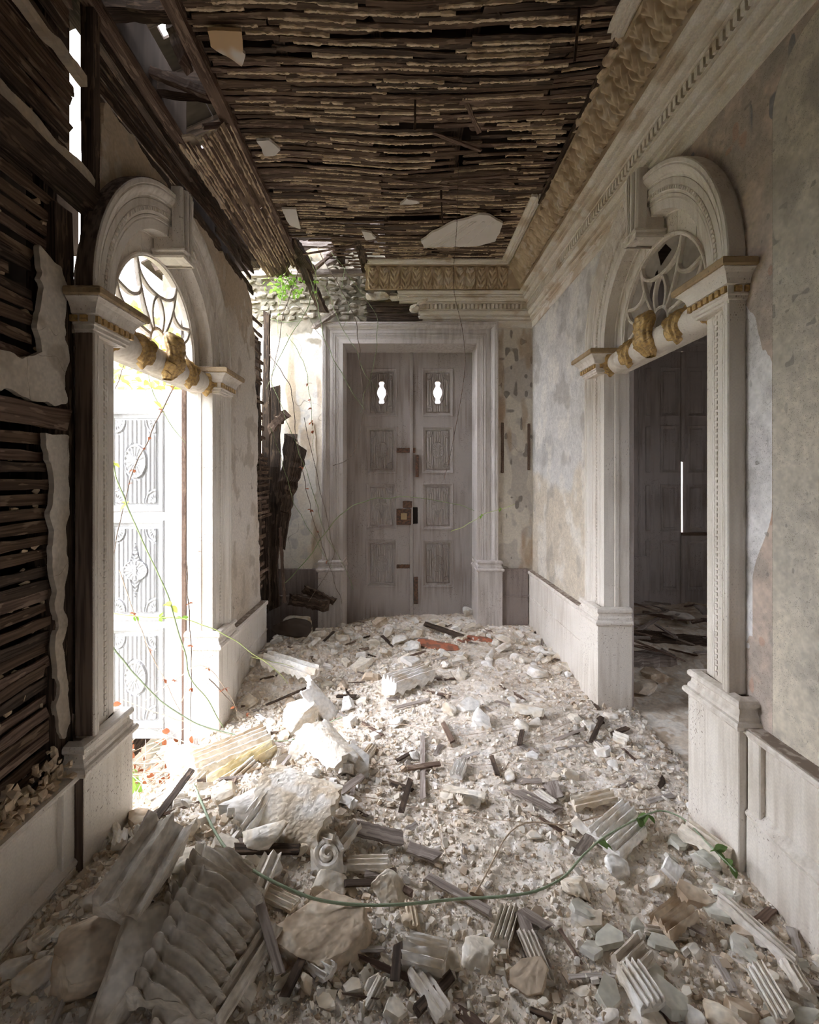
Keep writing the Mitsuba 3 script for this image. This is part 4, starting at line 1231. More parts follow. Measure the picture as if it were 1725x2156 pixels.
nx, ny = 330, 470
X, Y = np.meshgrid(np.linspace(-1.75, 1.95, nx), np.linspace(.7, 5.44, ny), indexing='ij')
Pp = np.stack([X, Y, X * 0], -1)
fine = meshkit.fbm(Pp * 28, 3, 5) - .5
pit = meshkit.noise(Pp * 75, 3)
Z = H(X, Y) + .022 * fine + .008 * (pit - .5)
put('plaster_grit', (np.stack([X, Y, Z], -1).reshape(-1, 3), grid_faces(nx, ny)), 'grit', smooth=True, kind='stuff',
    label='bed of crumbled plaster and pale grit covering the whole floor', cat='rubble')
X, Y = np.meshgrid(np.linspace(1.5, 4.6, 120), np.linspace(1.5, 5.44, 140), indexing='ij')
Pp = np.stack([X, Y, X * 0], -1)
Z = .0 + .16 * smooth((Y - 3.6) / .8) + .07 * (meshkit.fbm(Pp * 4, 4, 8) - .5) + .02 * (meshkit.fbm(Pp * 25, 2, 8) - .5)
put('dark_litter', (np.stack([X, Y, Z], -1).reshape(-1, 3), grid_faces(120, 140)), 'litter', smooth=True, kind='stuff', label='dark dusty litter on the floor of the room beyond the right arch', cat='rubble')
bsdf('litter', mikit.proc(rough_col((.58, .50, .41), (.42, .33, .245), (.70, .66, .60))), .95, .1)


def HR(x, y): return .16 * smooth((y - 3.6) / .8)


# pebbles and crumbs: real pieces, far too many to count
r = np.random.default_rng(50)
protos = [lump(r, (1, .85, .65), 9) for _ in range(10)] + [flake(r, .62, .3) for _ in range(8)]
n = 68000
yy = 1.05 + 4.35 * r.random(n) ** 1.45
xx = -1.62 + 3.42 * r.random(n)
dens = .35 + .65 * smooth((.35 - xx) / .8 + .5 * (meshkit.noise(np.c_[xx * 2, yy * 2, xx * 0], 4) - .3)) + .4 * smooth((1.9 - yy) / .5) + .4 * smooth((xx - .9) / .3)
ok = (r.random(n) < dens)
xx, yy = xx[ok], yy[ok]; n = len(xx)
size = .0065 + .033 * r.random(n) ** 5.0
zz = H(xx, yy) + .022 * (meshkit.fbm(np.c_[xx, yy, xx * 0] * 28, 3, 5) - .5) + size * .22
pal = .97 * np.array([(.72, .655, .56), (.75, .715, .655), (.64, .54, .42), (.70, .62, .515), (.60, .555, .50), (.74, .69, .60), (.50, .40, .30)])
Vs, Fs, Cs, off = [], [], [], 0
which = r.integers(0, len(protos), n)
for k, (pv, pf) in enumerate(protos):
    i = np.nonzero(which == k)[0]
    q = r.normal(size=(len(i), 4)); q /= np.linalg.norm(q, axis=1, keepdims=True)
    w, a, b, c = q.T
    R = np.stack([1 - 2 * (b * b + c * c), 2 * (a * b - c * w), 2 * (a * c + b * w), 2 * (a * b + c * w), 1 - 2 * (a * a + c * c), 2 * (b * c - a * w), 2 * (a * c - b * w), 2 * (b * c + a * w), 1 - 2 * (a * a + b * b)], -1).reshape(-1, 3, 3)
    if k >= 10: R = np.array([rot(r.normal(0, .45), r.normal(0, .45), 6.3 * r.random()) for _ in i])
    V = np.einsum('nij,kj->nki', R, pv) * size[i][:, None, None] + np.stack([xx[i], yy[i], zz[i]], -1)[:, None]
    col = pal[r.integers(0, len(pal), len(i))] * (.82 + .3 * r.random((len(i), 1)))
    Vs.append(V.reshape(-1, 3)); Cs.append(np.repeat(np.clip(col, 0, .85), len(pv), 0))
    Fs.append((pf[None] + np.arange(len(i))[:, None, None] * len(pv)).reshape(-1, 3) + off); off += len(i) * len(pv)
put('plaster_crumbs', (np.vstack(Vs), np.vstack(Fs)), 'pebbles', color=np.vstack(Cs), kind='stuff', label='countless small plaster crumbs strewn over the rubble', cat='rubble')

bsdf('wood_pale', mikit.proc(wood_fn((.46, .42, .39), (.28, .24, .21), (.56, .53, .49))), .8, .2)
n = 150000
yy, xx = 1.1 + 3.6 * r.random(n) ** 1.6, -1.3 + 2.95 * r.random(n)
size = .0026 + .0055 * r.random(n) ** 2.5
zz = H(xx, yy) + .022 * (meshkit.fbm(np.c_[xx, yy, xx * 0] * 28, 3, 5) - .5) + size * .3
pv = np.array([[0, 0, .55], [0, 0, -.5], [.5, 0, .05], [-.27, .45, 0], [-.24, -.44, -.05]])
pf = np.array([[0, 2, 3], [0, 3, 4], [0, 4, 2], [1, 3, 2], [1, 4, 3], [1, 2, 4]])
a, b = 6.28 * r.random(n), r.normal(0, .6, n)
ca, sa, cb, sb = np.cos(a), np.sin(a), np.cos(b), np.sin(b)
R = np.stack([ca * cb, -sa, ca * sb, sa * cb, ca, sa * sb, -sb, 0 * sb, cb], -1).reshape(-1, 3, 3)
V = np.einsum('nij,kj->nki', R, pv) * size[:, None, None] * (.7 + .6 * r.random((n, 5, 1))) + np.stack([xx, yy, zz], -1)[:, None]
col = pal[r.integers(0, len(pal), n)] * (.85 + .25 * r.random((n, 1)))
put('plaster_sand', (V.reshape(-1, 3), (pf[None] + np.arange(n)[:, None, None] * 5).reshape(-1, 3)), 'pebbles', color=np.repeat(np.clip(col, 0, .85), 5, 0), kind='stuff', label='coarse plaster sand sprinkled between the rubble', cat='rubble')

# ------------------------------------------------------------------ the pieces one could pick up
ZUP = .0


def rest(mesh_v, R, x, y, sink=.25, sc=1.):
    v = mesh_v @ np.asarray(R).T * sc
    hgt = v[:, 2].max() - v[:, 2].min()
    g = float(np.mean(H(x + v[::5, 0] * .6, y + v[::5, 1] * .6)))
    return v + [x, y, g - v[:, 2].min() - sink * hgt]


def lay(key, mesh, bs, px, R, label, cat_, sink=.25, smooth=False, group=None, uv=None):
    p = ground(*px) if len(px) == 2 else np.array(px)
    return put(key, (rest(mesh[0], R, p[0], p[1], sink), mesh[1]), bs, smooth, label, cat_, group, uv=uv)


def fluted(L, w, t, ribs=4, seed=0, broken=.35, deep=.3):
    """A snapped length of run moulding: reeds along x, ends broken."""
    r = np.random.default_rng(seed)
    a = np.linspace(-.5, .5, ribs * 5 + 1)
    top = .5 + deep * np.clip(np.cos(a * 2 * np.pi * ribs), -.6, .8) + .25 * np.cos(a * 2.6)
    prof = np.vstack([np.stack([a * w, top * t - .35 * t], 1), [[.47 * w, -t * .5], [0, -t * .62], [-.47 * w, -t * .5]]])
    n = max(5, int(L / .02)); k = len(prof)
    x = np.linspace(-L / 2, L / 2, n)
    V = np.stack([np.broadcast_to(x[:, None], (n, k)), np.broadcast_to(prof[None, :, 0], (n, k)), np.broadcast_to(prof[None, :, 1], (n, k))], -1).copy()
    j = np.cumsum(r.normal(0, .25, k)); j = np.convolve(np.r_[j[-3:], j, j[:3]], np.ones(7) / 7, 'valid'); j = (j - j.mean()) * .03 + r.normal(0, .003, k)
    lim = min(.12 * L, .5 * w)
    V[0, :, 0] += np.clip(j, -lim, lim) * broken * 3; V[-1, :, 0] -= np.clip(j[::-1], -lim, lim) * broken * 3
    V[1, :, 0] += .6 * np.clip(j, -lim, lim) * broken * 3; V[-2, :, 0] -= .6 * np.clip(j[::-1], -lim, lim) * broken * 3
    V[..., 2] += .03 * t * r.normal(size=(n, k)); V[:, -3:, 2] += .2 * t * r.normal(size=(n, 3))
    q = grid_faces(n, k, True)
    tri = fill(prof)
    return V.reshape(-1, 3), np.vstack([q[:, [0, 1, 2]], q[:, [0, 2, 3]], tri, tri[:, ::-1] + (n - 1) * k])


def shell(rad, ang, L, t, seed=0, rag=.03):
    """A broken piece of curved plaster."""
    na, nl_ = 22, 14
    A, S = np.meshgrid(np.linspace(-ang / 2, ang / 2, na), np.linspace(-.5, .5, nl_), indexing='ij')
    nz = meshkit.fbm(np.stack([A * 3, S * 4, A * 0], -1) + seed, 3, seed) - .5
    Lx = S * L * (1 + 1.2 * rag / L * meshkit.fbm(np.stack([A * 5, np.sign(S), A * 0], -1), 3, seed + 1) * 4)
    Aw = A * (1 + .25 * (meshkit.fbm(np.stack([S * 5, np.sign(A), A * 0], -1), 3, seed + 2) - .5))
    out = np.stack([Lx, (rad + .014 * nz) * np.sin(Aw), (rad + .014 * nz) * np.cos(Aw)], -1)
    tt = t * (1 + .8 * nz)
    inn = np.stack([Lx, (rad - tt) * np.sin(Aw), (rad - tt) * np.cos(Aw)], -1)
    q = grid_faces(na, nl_)
    N = na * nl_
    b = np.concatenate([np.arange(nl_), np.arange(1, na) * nl_ + nl_ - 1, (na - 1) * nl_ + np.arange(nl_ - 2, -1, -1), np.arange(na - 2, 0, -1) * nl_])
    side = np.stack([b, b + N, np.roll(b, -1) + N, np.roll(b, -1)], 1)
    return np.vstack([out.reshape(-1, 3), inn.reshape(-1, 3)]), np.vstack([q[:, ::-1], q + N, side])


def carved(w, l, t, seed=0, n=7):
    """A slab with curling acanthus ribs, as fallen from the cove."""
    na, nb = 46, 110
    A, B = np.meshgrid(np.linspace(-1, 1, na), np.linspace(0, 1, nb), indexing='ij')
    U = (A + 1) / 2
    ph = B * n + 1.5 * U ** 1.7 - .5 * np.exp(-((U - .08) / .1) ** 2)
    saw = ph - np.floor(ph)
    crest = np.where(saw < .8, (saw / .8) ** 1.3, (1 - saw) / .2)
    nz = meshkit.fbm(np.stack([A * 3, B * 5, A * 0], -1) + seed, 3, seed) - .5
    h = t * (.25 + 1.1 * crest * (1 - .45 * U) + .7 * np.exp(-((U - .05) / .07) ** 2) + .12 * np.cos(ph * 18.85) * U)
    a2 = A + U ** 3 * (.28 * (crest - .5) + .3 * nz) + (1 - U) ** 4 * .2 * nz
    V = np.stack([a2 * w / 2, (B - .5) * l * (1 + .12 * nz), h + .12 * t * nz + .05 * (1 - A * A)], -1).reshape(-1, 3)
    Vb = V.copy(); Vb[:, 2] = np.minimum(Vb[:, 2] - .6 * t, .05 * (1 - A.reshape(-1) ** 2) - .6 * t)
    q = grid_faces(na, nb); N = len(V)
    b = np.concatenate([np.arange(nb), np.arange(1, na) * nb + nb - 1, (na - 1) * nb + np.arange(nb - 2, -1, -1), np.arange(na - 2, 0, -1) * nb])
    return np.vstack([V, Vb]), np.vstack([q, q[:, ::-1] + N, np.stack([b, np.roll(b, -1), np.roll(b, -1) + N, b + N], 1)])


CH, MF = 'plaster chunk', 'moulding fragment'
lay('plaster_chunk', rock(1, (.36, .30, .20), 9, .13, 4), 'plaster_brown', (655, 1965), rot(.18, -.10, .5), 'largest broken plaster lump, brown topped, in the left foreground below the green cane', CH, .52, 40)
lay('plaster_chunk', shell(.19, 1.7, .27, .05, 3), 'plaster_broken', (630, 1705), rot(.45, .1, -.35), 'big leaning plaster shell with a dark hollow under it, below the barrel-shaped piece', CH, .2, 40)
lay('plaster_chunk', shell(.13, 2.6, .26, .035, 5), 'plaster_broken', (690, 1610), rot(-.4, .15, -.9), 'barrel-shaped plaster shell open towards the camera in the middle of the rubble', CH, .1, 40)
lay('plaster_chunk', rock(4, (.28, .22, .22), 8, .16, 3), 'plaster_broken', (625, 1535), rot(0, 0, .3), 'blocky pitted plaster lump under the pale beam by the far left pedestal', CH, .15, 40)
lay('plaster_chunk', shell(.13, 1.7, .26, .03, 9), 'plaster_white', (655, 1510), rot(.2, .9, .1), 'thin curved white plaster piece leaning on the blocky pitted lump', CH, .2, 40)
lay('moulding_fragment', fluted(.46, .11, .07, 2, 3, .3), 'plaster_white', (610, 1462), rot(.3, .10, -.42), 'long pale moulding lying slanted on top of the blocky pitted lump', MF, -.9)
lay('moulding_fragment', fluted(.40, .19, .09, 5, 4, .5), 'plaster_broken', (490, 1615), rot(.15, -.12, .55), 'big ribbed slab of cornice lying just inside the left doorway', MF, .1)
lay('plaster_chunk', rock(7, (.24, .22, .17), 8, .16, 3), 'plaster_grey', (385, 1620), rot(0, .1, .2), 'rough lump on the sill of the left doorway with ribbed sides', CH, .2, 40)
lay('moulding_fragment', fluted(.36, .07, .05, 2, 6, .3), 'plaster_yellow', (510, 1630), rot(.1, -.15, .75), 'long yellowish moulding in front of the big ribbed slab', MF, .1)
bsdf('plaster_yellow', mikit.proc(rough_col((.66, .58, .38), (.50, .42, .25), (.74, .70, .58))), .9, .15)
lay('plaster_chunk', shell(.10, 2.0, .20, .03, 14), 'plaster_white', (535, 1705), rot(.3, .1, .9), 'white rounded plaster shell beside the reeded moulding', CH, .25, 40)
lay('moulding_fragment', fluted(.21, .075, .05, 3, 8, .1), 'plaster_white', (551, 1725), rot(.2, -.35, 1.05), 'short reeded white moulding propped on the white rounded shell', MF, .1)
lay('plaster_chunk', rock(9, (.20, .16, .12), 6, .12, 3), 'plaster_broken', (598, 1700), rot(0, 0, .4), 'grey-sided plaster lump right of the reeded moulding', CH, .2, 40)
lay('plaster_chunk', rock(12, (.18, .15, .10), 6, .14, 3), 'plaster_broken', (560, 1780), rot(0, 0, .4), 'craggy plaster lump below the reeded moulding', CH, .2, 40)
# the near left corner
lay('moulding_fragment', fluted(.26, .15, .12, 2, 9, .5, .24), 'plaster_grey', (305, 1925), rot(.35, -.35, 1.35), 'tall double-grooved cornice piece leaning in the near left corner', MF, -.05)
bsdf('plaster_grey', mikit.proc(rough_col((.57, .52, .455), (.42, .36, .29), (.68, .64, .59))), .9, .15)
lay('acanthus_fragment', carved(.21, .20, .035, 2, 6), 'plaster_grey', (440, 1915), rot(.35, .0, -.25), 'fan-shaped acanthus carving fallen below the double-grooved cornice piece', 'carving', .0, 50)
lay('acanthus_fragment', carved(.24, .32, .035, 6, 8), 'plaster_grey', (425, 2045), rot(.30, .12, -.1), 'long acanthus carving with many curling ribs at the bottom left', 'carving', .0, 50)
lay('acanthus_fragment', carved(.17, .14, .03, 9, 4), 'plaster_grey', (395, 2135), rot(.2, .1, .3), 'last acanthus scrap cut by the bottom edge of the picture', 'carving', .1, 50)
lay('plaster_chunk', rock(15, (.18, .36, .12), 7, .12, 3), 'plaster_grey', (275, 2080), rot(.25, .15, -.1), 'upright rough slab left of the long acanthus carving', CH, .1, 40)
lay('plaster_chunk', rock(16, (.27, .24, .12), 7, .14, 3), 'plaster_brown', (190, 2015), rot(.2, .1, .5), 'brown ridged plaster lump in shade by the near left skirting', CH, .15, 40)
lay('plaster_chunk', flake(np.random.default_rng(5), .09, .03, 6), 'plaster_grey', (503, 1950), rot(.7, -.2, .4), 'grey angular plaster plate standing right of the fan-shaped carving', CH, .1)
lay('plaster_chunk', flake(np.random.default_rng(8), .075, .05, 5), 'plaster_white', (525, 2000), rot(.5, .5, .2), 'white wedge of plaster below the grey angular plate', CH, .1)
lay('moulding_fragment', fluted(.22, .06, .05, 2, 12, .4), 'plaster_grey', (545, 1895), rot(.2, -.2, 1.4), 'narrow ornate moulding stub left of the largest lump', MF, .1)
lay('moulding_fragment', fluted(.26, .09, .045, 3, 13, .4), 'plaster_grey', (510, 2065), rot(.1, -.1, 1.2), 'cream moulding stub between the wood stake and the long carving', MF, .1)
for i, (px, sz, s) in enumerate([((356, 1830), (.13, .11, .08), 'square plaster lump under the dark plank near the left pedestal'), ((400, 1838), (.15, .12, .08), 'pale flat-topped lump right of the square one near the left pedestal'),
                                 ((205, 1900), (.10, .07, .05), 'small pale lump in the shaded rubble by the left skirting'), ((520, 1412), (.15, .13, .14), 'round pitted lump against the far left pedestal')]):
    lay('plaster_chunk', rock(40 + i, sz, 7, .12, 3), 'plaster_broken', px, rot(0, 0, .5 * i), s, CH, .15, 40)
# scroll and shells in the middle
v, f = tube([(.055 * (1 - k / 26) * math.cos(k * .55), .055 * (1 - k / 26) * math.sin(k * .55), .012 + .012 * k / 26) for k in range(24)], .011, 6, 2)[0]
pk = lay('scroll_fragment', cat([(v, f), rock(50, (.13, .15, .035), 5, .08, 2)]), 'plaster_white', (690, 1822), rot(.5, -.1, .3), 'white scroll carving broken off, in the middle left of the rubble', 'carving', .15, 45)
lay('plaster_chunk', flake(np.random.default_rng(18), .10, .05, 6), 'plaster_white', (742, 1628), rot(.5, .3, .3), 'squared white plate leaning right of the barrel-shaped shell', CH, .1)
# lath-backed and reeded pieces on the right
for i, (px, L, w, rb, rz, s, bs) in enumerate([
        ((1290, 1757), .26, .085, 3, .62, 'upper of two reeded mouldings by the green leaves at the right', 'plaster_white'), ((1318, 1785), .22, .075, 3, .66, 'lower of two reeded mouldings by the green leaves at the right', 'plaster_white'),
        ((1350, 2108), .115, .085, 5, 1.75, 'deeply reeded plaster block near the bottom right edge', 'plaster_white'), ((1590, 1975), .24, .055, 3, 1.95, 'long upright reeded moulding near the right skirting', 'plaster_grey'),
        ((1333, 2040), .11, .08, 3, .5, 'cluster of reeded plaster in the lower right rubble', 'plaster_grey'), ((1420, 1955), .13, .08, 4, .4, 'brown reeded piece in the lower right rubble', 'plaster_brown'),
        ((1485, 1800), .16, .085, 3, 2.1, 'cream reeded block lying against the near right pedestal', 'plaster_broken'), ((862, 1448), .34, .15, 5, .65, 'broad reeded slab in the sunlit rubble before the door', 'plaster_white'),
        ((1110, 1508), .20, .07, 2, -.4, 'short cream moulding in the middle of the bright rubble', 'plaster_broken'), ((977, 1680), .20, .05, 2, -.4, 'small cream moulding stick in the middle of the floor', 'plaster_broken'),
        ((775, 1838), .16, .06, 3, -.15, 'squat reeded piece left of the fallen boards', 'plaster_broken'), ((715, 1800), .22, .05, 2, 1.0, 'slim white moulding standing right of the craggy lump', 'plaster_white'),
        ((668, 1775), .17, .05, 2, -.6, 'slim pale moulding below the leaning shell', 'plaster_white'), ((895, 2040), .13, .09, 4, -.3, 'reeded plaster block in the near middle', 'plaster_white'),
        ((905, 2110), .15, .06, 3, -1.0, 'reeded stub below the near middle block', 'plaster_grey'), ((1065, 1965), .14, .06, 4, 1.1, 'reeded pair of laths in plaster right of the long lath', 'plaster_grey'), ((1250, 1700), .20, .06, 2, .15, 'board-backed plaster strip lying before the right arch', 'plaster_broken')]):
    lay('moulding_fragment', fluted(L, w, w * .55, rb, 70 + i, .2), bs, px, rot(.15 * math.sin(i * 2.1), -.08 + .1 * math.sin(i), rz), s, MF, .05)
# flat greenish plates, face up, at the lower right
for i, (px, rad, s) in enumerate([((1390, 1997), .062, 'grey five-sided plaster plate, the cleanest of the lower right'), ((1280, 2100), .062, 'grey-green square plate near the bottom right edge'), ((1400, 2110), .075, 'long green-tinged plate at the bottom edge beside the reeded block'),
                                  ((1285, 1985), .070, 'thick plate with a broken corner in the lower right'), ((1560, 1995), .065, 'tall white plate beside the long upright reeded moulding'), ((1525, 1890), .06, 'square grey plate nearest the right skirting'),
                                  ((1250, 2010), .05, 'small green-grey plate left of the reeded cluster'), ((1430, 1780), .075, 'white plate propped below the near right pedestal'), ((1225, 1930), .055, 'flat white plate in the lower middle right'),
                                  ((1510, 1925), .06, 'half-buried pale plate above the long reeded moulding'), ((1380, 2060), .05, 'green plate under the five-sided one'), ((1640, 2130), .05, 'grey square at the bottom right corner')]):
    lay('plaster_plate', flake(np.random.default_rng(140 + i), rad, .018, 5 + i % 3), 'plaster_green', px, rot(.22 * math.sin(i), .18 * math.cos(2 * i), i * 1.1), s, 'plaster plate', .1)
# bricks and tiles
for i, (px, sz, rz, s) in enumerate([((685, 1283), (.30, .13, .08), .35, 'red brick on the dark debris left of the double door'), ((925, 1362), (.42, .16, .03), -.15, 'broken red roof tile lying before the double door'), ((1010, 1348), (.26, .10, .03), -.5, 'narrow red tile piece right of the broken roof tile'), ((975, 1352), (.16, .08, .03), .5, 'red tile shard between two larger tile pieces'), ((370, 1670), (.10, .05, .03), .6, 'little red tile shard by the left doorway')]):
    lay('roof_tile', rock(200 + i, sz, 5, .05, 2, 2.), 'clay', px, rot(.15, .1, rz), s, 'tile' if i else 'brick', .1)
lay('plaster_chunk', rock(61, (.17, .16, .13), 6, .12, 3), 'plaster_broken', (852, 1284), rot(0, 0, 0), 'round pale stone lying against the foot of the double door', CH, .05, 40)
lay('plaster_chunk', rock(62, (.12, .10, .12), 6, .12, 3), 'plaster_white', (985, 1297), rot(0, 0, 1), 'small white lump at the right foot of the double door', CH, .05, 40)
lay('plaster_chunk', rock(63, (.34, .26, .20), 7, .15, 3), 'plaster_broken', (635, 1335), rot(0, 0, .4), 'pale hollowed lump under the dark log in the far left corner', CH, .1, 40)
lay('plaster_chunk', rock(64, (.16, .34, .10), 6, .12, 3), 'plaster_broken', (585, 1285), rot(.6, 0, -.5), 'pale slab tipped against the torn end of the left wall', CH, .0, 40)
lay('timber_log', rock(65, (.36, .17, .15), 5, .2, 3), 'wood_dark_plain', (612, 1352), rot(0, .1, -.05), 'dark rotten log end lying on the pale hollowed lump', 'log', -.3, 40)

# ------------------------------------------------------------------ fallen wood
WD = 'piece of wood'
def stick(key, p, q, w, t, bs, label, cat_=WD, lift=.012, seed=0, roll=.2, group=None, lq=None):
    a, b = ground(*p), ground(*q)
    a[2] = H(a[0], a[1]) + lift; b[2] = H(b[0], b[1]) + (lift if lq is None else lq)
    return beam(key, a, b, w, t, bs, seed, 12, .09, roll, label=label, cat=cat_, group=group)


for i, (p, q, w, t, bs, s, lf, lq) in enumerate([
        ((903, 1863), (1033, 1939), .034, .012, 'wood_grey', 'longest lath on the floor, just under the green cane', .03, .03), ((890, 1557), (891, 1691), .030, .008, 'wood_grey', 'pale lath pointing straight at the door in the middle', .02, .02),
        ((857, 1628), (929, 1618), .03, .016, 'wood_brown', 'brown lath lying crosswise in the middle of the floor', .025, .025), ((680, 1718), (765, 1650), .045, .012, 'wood_grey', 'grey lath slanting out of the hollow of the leaning shell', .05, .04),
        ((933, 1531), (954, 1573), .035, .016, 'wood_brown', 'short brown lath above the crosswise one', .025, .025), ((845, 1720), (865, 1650), .032, .014, 'wood_dark', 'dark lath left of the small moulding stick', .025, .025),
        ((262, 1840), (404, 1664), .036, .012, 'wood_dark', 'long dark lath running from the near left pedestal to the doorway', .05, .10), ((398, 1660), (418, 1568), .05, .012, 'wood_grey', 'grey lath leaning on the lump at the left sill', .05, .16),
        ((284, 1808), (320, 1745), .05, .03, 'wood_grey', 'split grey batten beside the near left pedestal', .03, .06), ((320, 1850), (372, 1800), .03, .012, 'wood_dark', 'dark batten under the square plaster lump', .02, .02),
        ((500, 1822), (640, 1806), .045, .03, 'wood_dark', 'heavy dark batten lying above the largest lump', .06, .03), ((505, 1800), (560, 1786), .04, .016, 'wood_grey', 'grey lath end left of the heavy dark batten', .04, .04),
        ((545, 1960), (590, 2095), .035, .028, 'wood_grey', 'weathered stake lying in the left foreground', .10, .06), ((600, 2120), (640, 2040), .03, .02, 'wood_dark', 'black batten right of the weathered stake', .03, .04),
        ((752, 1765), (838, 1785), .075, .02, 'wood_grey', 'blue-grey board end in the middle left of the rubble', .04, .04), ((858, 1800), (922, 1822), .055, .02, 'wood_grey', 'grey board end right of the blue-grey one', .03, .03),
        ((727, 1878), (805, 1875), .028, .012, 'wood_dark', 'dark lath lying level below the blue-grey board', .03, .03), ((800, 1862), (868, 1900), .026, .012, 'wood_brown', 'brown lath slanting under the green cane', .03, .03),
        ((770, 1858), (832, 1852), .03, .01, 'wood_grey', 'grey lath in front of the board ends', .03, .03), ((840, 2005), (832, 2090), .035, .012, 'wood_dark', 'dark stick pointing at the camera in the near middle', .03, .03),
        ((880, 2150), (952, 2075), .03, .02, 'wood_dark', 'black batten at the bottom centre edge', .03, .03), ((1160, 1975), (1100, 1935), .05, .010, 'wood_grey', 'pale board splinter in the near centre right', .03, .03),
        ((1095, 1940), (1150, 2060), .045, .010, 'wood_grey', 'long pale splinter beside the near centre right plates', .03, .03), ((1245, 1570), (1268, 1522), .03, .02, 'wood_dark', 'black stick before the far right pedestal', .02, .03),
        ((1288, 1553), (1322, 1540), .03, .02, 'wood_dark', 'small black stick in the right archway', .02, .02), ((1218, 1815), (1240, 1780), .045, .03, 'wood_grey', 'grey block of wood under the left green leaves', .03, .03),
        ((1158, 1650), (1170, 1690), .09, .008, 'wood_grey', 'flat grey board scrap on the bright floor before the arch', .015, .015), ((1180, 1715), (1090, 1672), .10, .008, 'wood_grey', 'wide pale board half buried in the bright floor', .015, .015),
        ((1035, 1600), (1048, 1640), .028, .012, 'wood_dark', 'dark splinter right of the pale lath', .02, .02), ((870, 1590), (835, 1610), .03, .012, 'wood_dark', 'dark splinter left of the pale lath', .02, .02),
        ((1100, 1545), (1094, 1580), .03, .012, 'wood_dark', 'dark splinter standing among the bright rubble', .02, .03), ((830, 1497), (905, 1478), .03, .010, 'wood_grey', 'thin grey lath above the broad floor', .02, .02),
        ((710, 1475), (748, 1475), .03, .02, 'wood_dark', 'dark batten beyond the long pale moulding', .03, .03), ((560, 1500), (648, 1462), .02, .012, 'wood_dark', 'dark lath lying under the long pale moulding', .05, .05),
        ((895, 1322), (975, 1350), .08, .03, 'wood_dark', 'dark plank lying before the red tiles', .04, .04), ((1420, 1480), (1380, 1470), .03, .02, 'wood_grey', 'grey stick just inside the right arch', .02, .02)]):
    stick('wood_lath', p, q, w * .85, min(t, .018) * .7, bs, s, lift=lf, lq=lq, seed=600 + i)

# scattered chunks and laths, each its own piece
r = np.random.default_rng(77)
pts = []
def spot(far=1.0):
    for _ in range(60):
        y = 1.35 + 3.6 * r.random() ** 1.5
        x = -1.2 + 2.55 * r.random()
        keep = .30 + .7 * smooth((.2 - x) / .9) + .5 * smooth((1.85 - y) / .5) + .35 * smooth((x - .8) / .3) + .3 * smooth((y - 3.4) / .6)
        if r.random() < keep and all((x - a) ** 2 + (y - b) ** 2 > .0040 for a, b in pts[-260:]):
            break
    pts.append((x, y)); return x, y


def where(x, y):
    return ('near the left wall' if x < -.55 else 'near the right wall' if x > .65 else 'in the middle of the floor')


G1, G2, G3 = 'scattered plaster chunks', 'scattered laths and splinters', 'scattered moulding stubs'
for i in range(262):
    x, y = spot()
    s = (.045 + .075 * r.random() ** 2.0) * (1 + .12 * (y - 1.3))
    if r.random() < .55:
        m = rock(1000 + i, (s * 1.25, s, s * .62), 7, .14, 3); sm = 30
    else:
        m = flake(r, s * .62, s * .30); sm = False
    mk = ('plaster_broken', 'plaster_white', 'plaster_broken', 'plaster_brown' if x < -.2 or y < 1.8 else 'plaster_white', 'plaster_green' if x > .5 and y < 2 else 'plaster_broken')[i % 5]
    nm = f"{'rough' if sm else 'flat'} {dict(plaster_broken='cream', plaster_white='white', plaster_brown='brown', plaster_green='grey-green')[mk]} plaster {'lump' if sm else 'flake'}"
    pl_ = ('lying ' if sm else 'tilted ') + ('in the rubble near the left wall' if x < -.45 else 'in the rubble near the right wall' if x > .6 else 'before the double door' if y > 3.3 else 'in the nearest rubble' if y < 1.9 else 'on the middle of the floor')
    lay('plaster_lump' if sm else 'plaster_flake', m, mk, (x, y, 0), rot(r.normal(0, .3), r.normal(0, .3), 6.3 * r.random()), f'{nm} {pl_}', CH, .25, sm, f'{nm}s {pl_}')
for i in range(130):
    x, y = spot()
    L, w = .06 + .20 * r.random() ** 1.6, .014 + .022 * r.random()
    v, f, uv = plank(L, w, .003 + .006 * r.random(), 3000 + i, 7, .3, .4 * r.random())
    lay('wood_splinter', (v, f), ('wood_grey', 'wood_brown', 'wood_pale', 'wood_dark')[i % 4], (x, y, 0), rot(r.normal(0, .4), r.normal(0, .14), 6.3 * r.random()), f'small {("grey", "brown", "pale", "dark")[i % 4]} lath splinter lying loose {where(x, y)}', 'splinter', .1, False, f'{("grey", "brown", "pale", "dark")[i % 4]} splinters {where(x, y)}', uv=uv)
for i in range(60):
    x, y = spot()
    L, w = .06 + .09 * r.random(), .03 + .035 * r.random()
    lay('moulding_stub', fluted(L, w, w * .55, r.integers(2, 5), 4000 + i, .2), ('plaster_white', 'plaster_broken', 'plaster_grey')[i % 3], (x, y, 0), rot(r.normal(0, .4), r.normal(0, .2), 6.3 * r.random()), f'small {("white", "cream", "grey")[i % 3]} reeded moulding stub lying {where(x, y)}', MF, .1, False, f'{("white", "cream", "grey")[i % 3]} stubs {where(x, y)}')

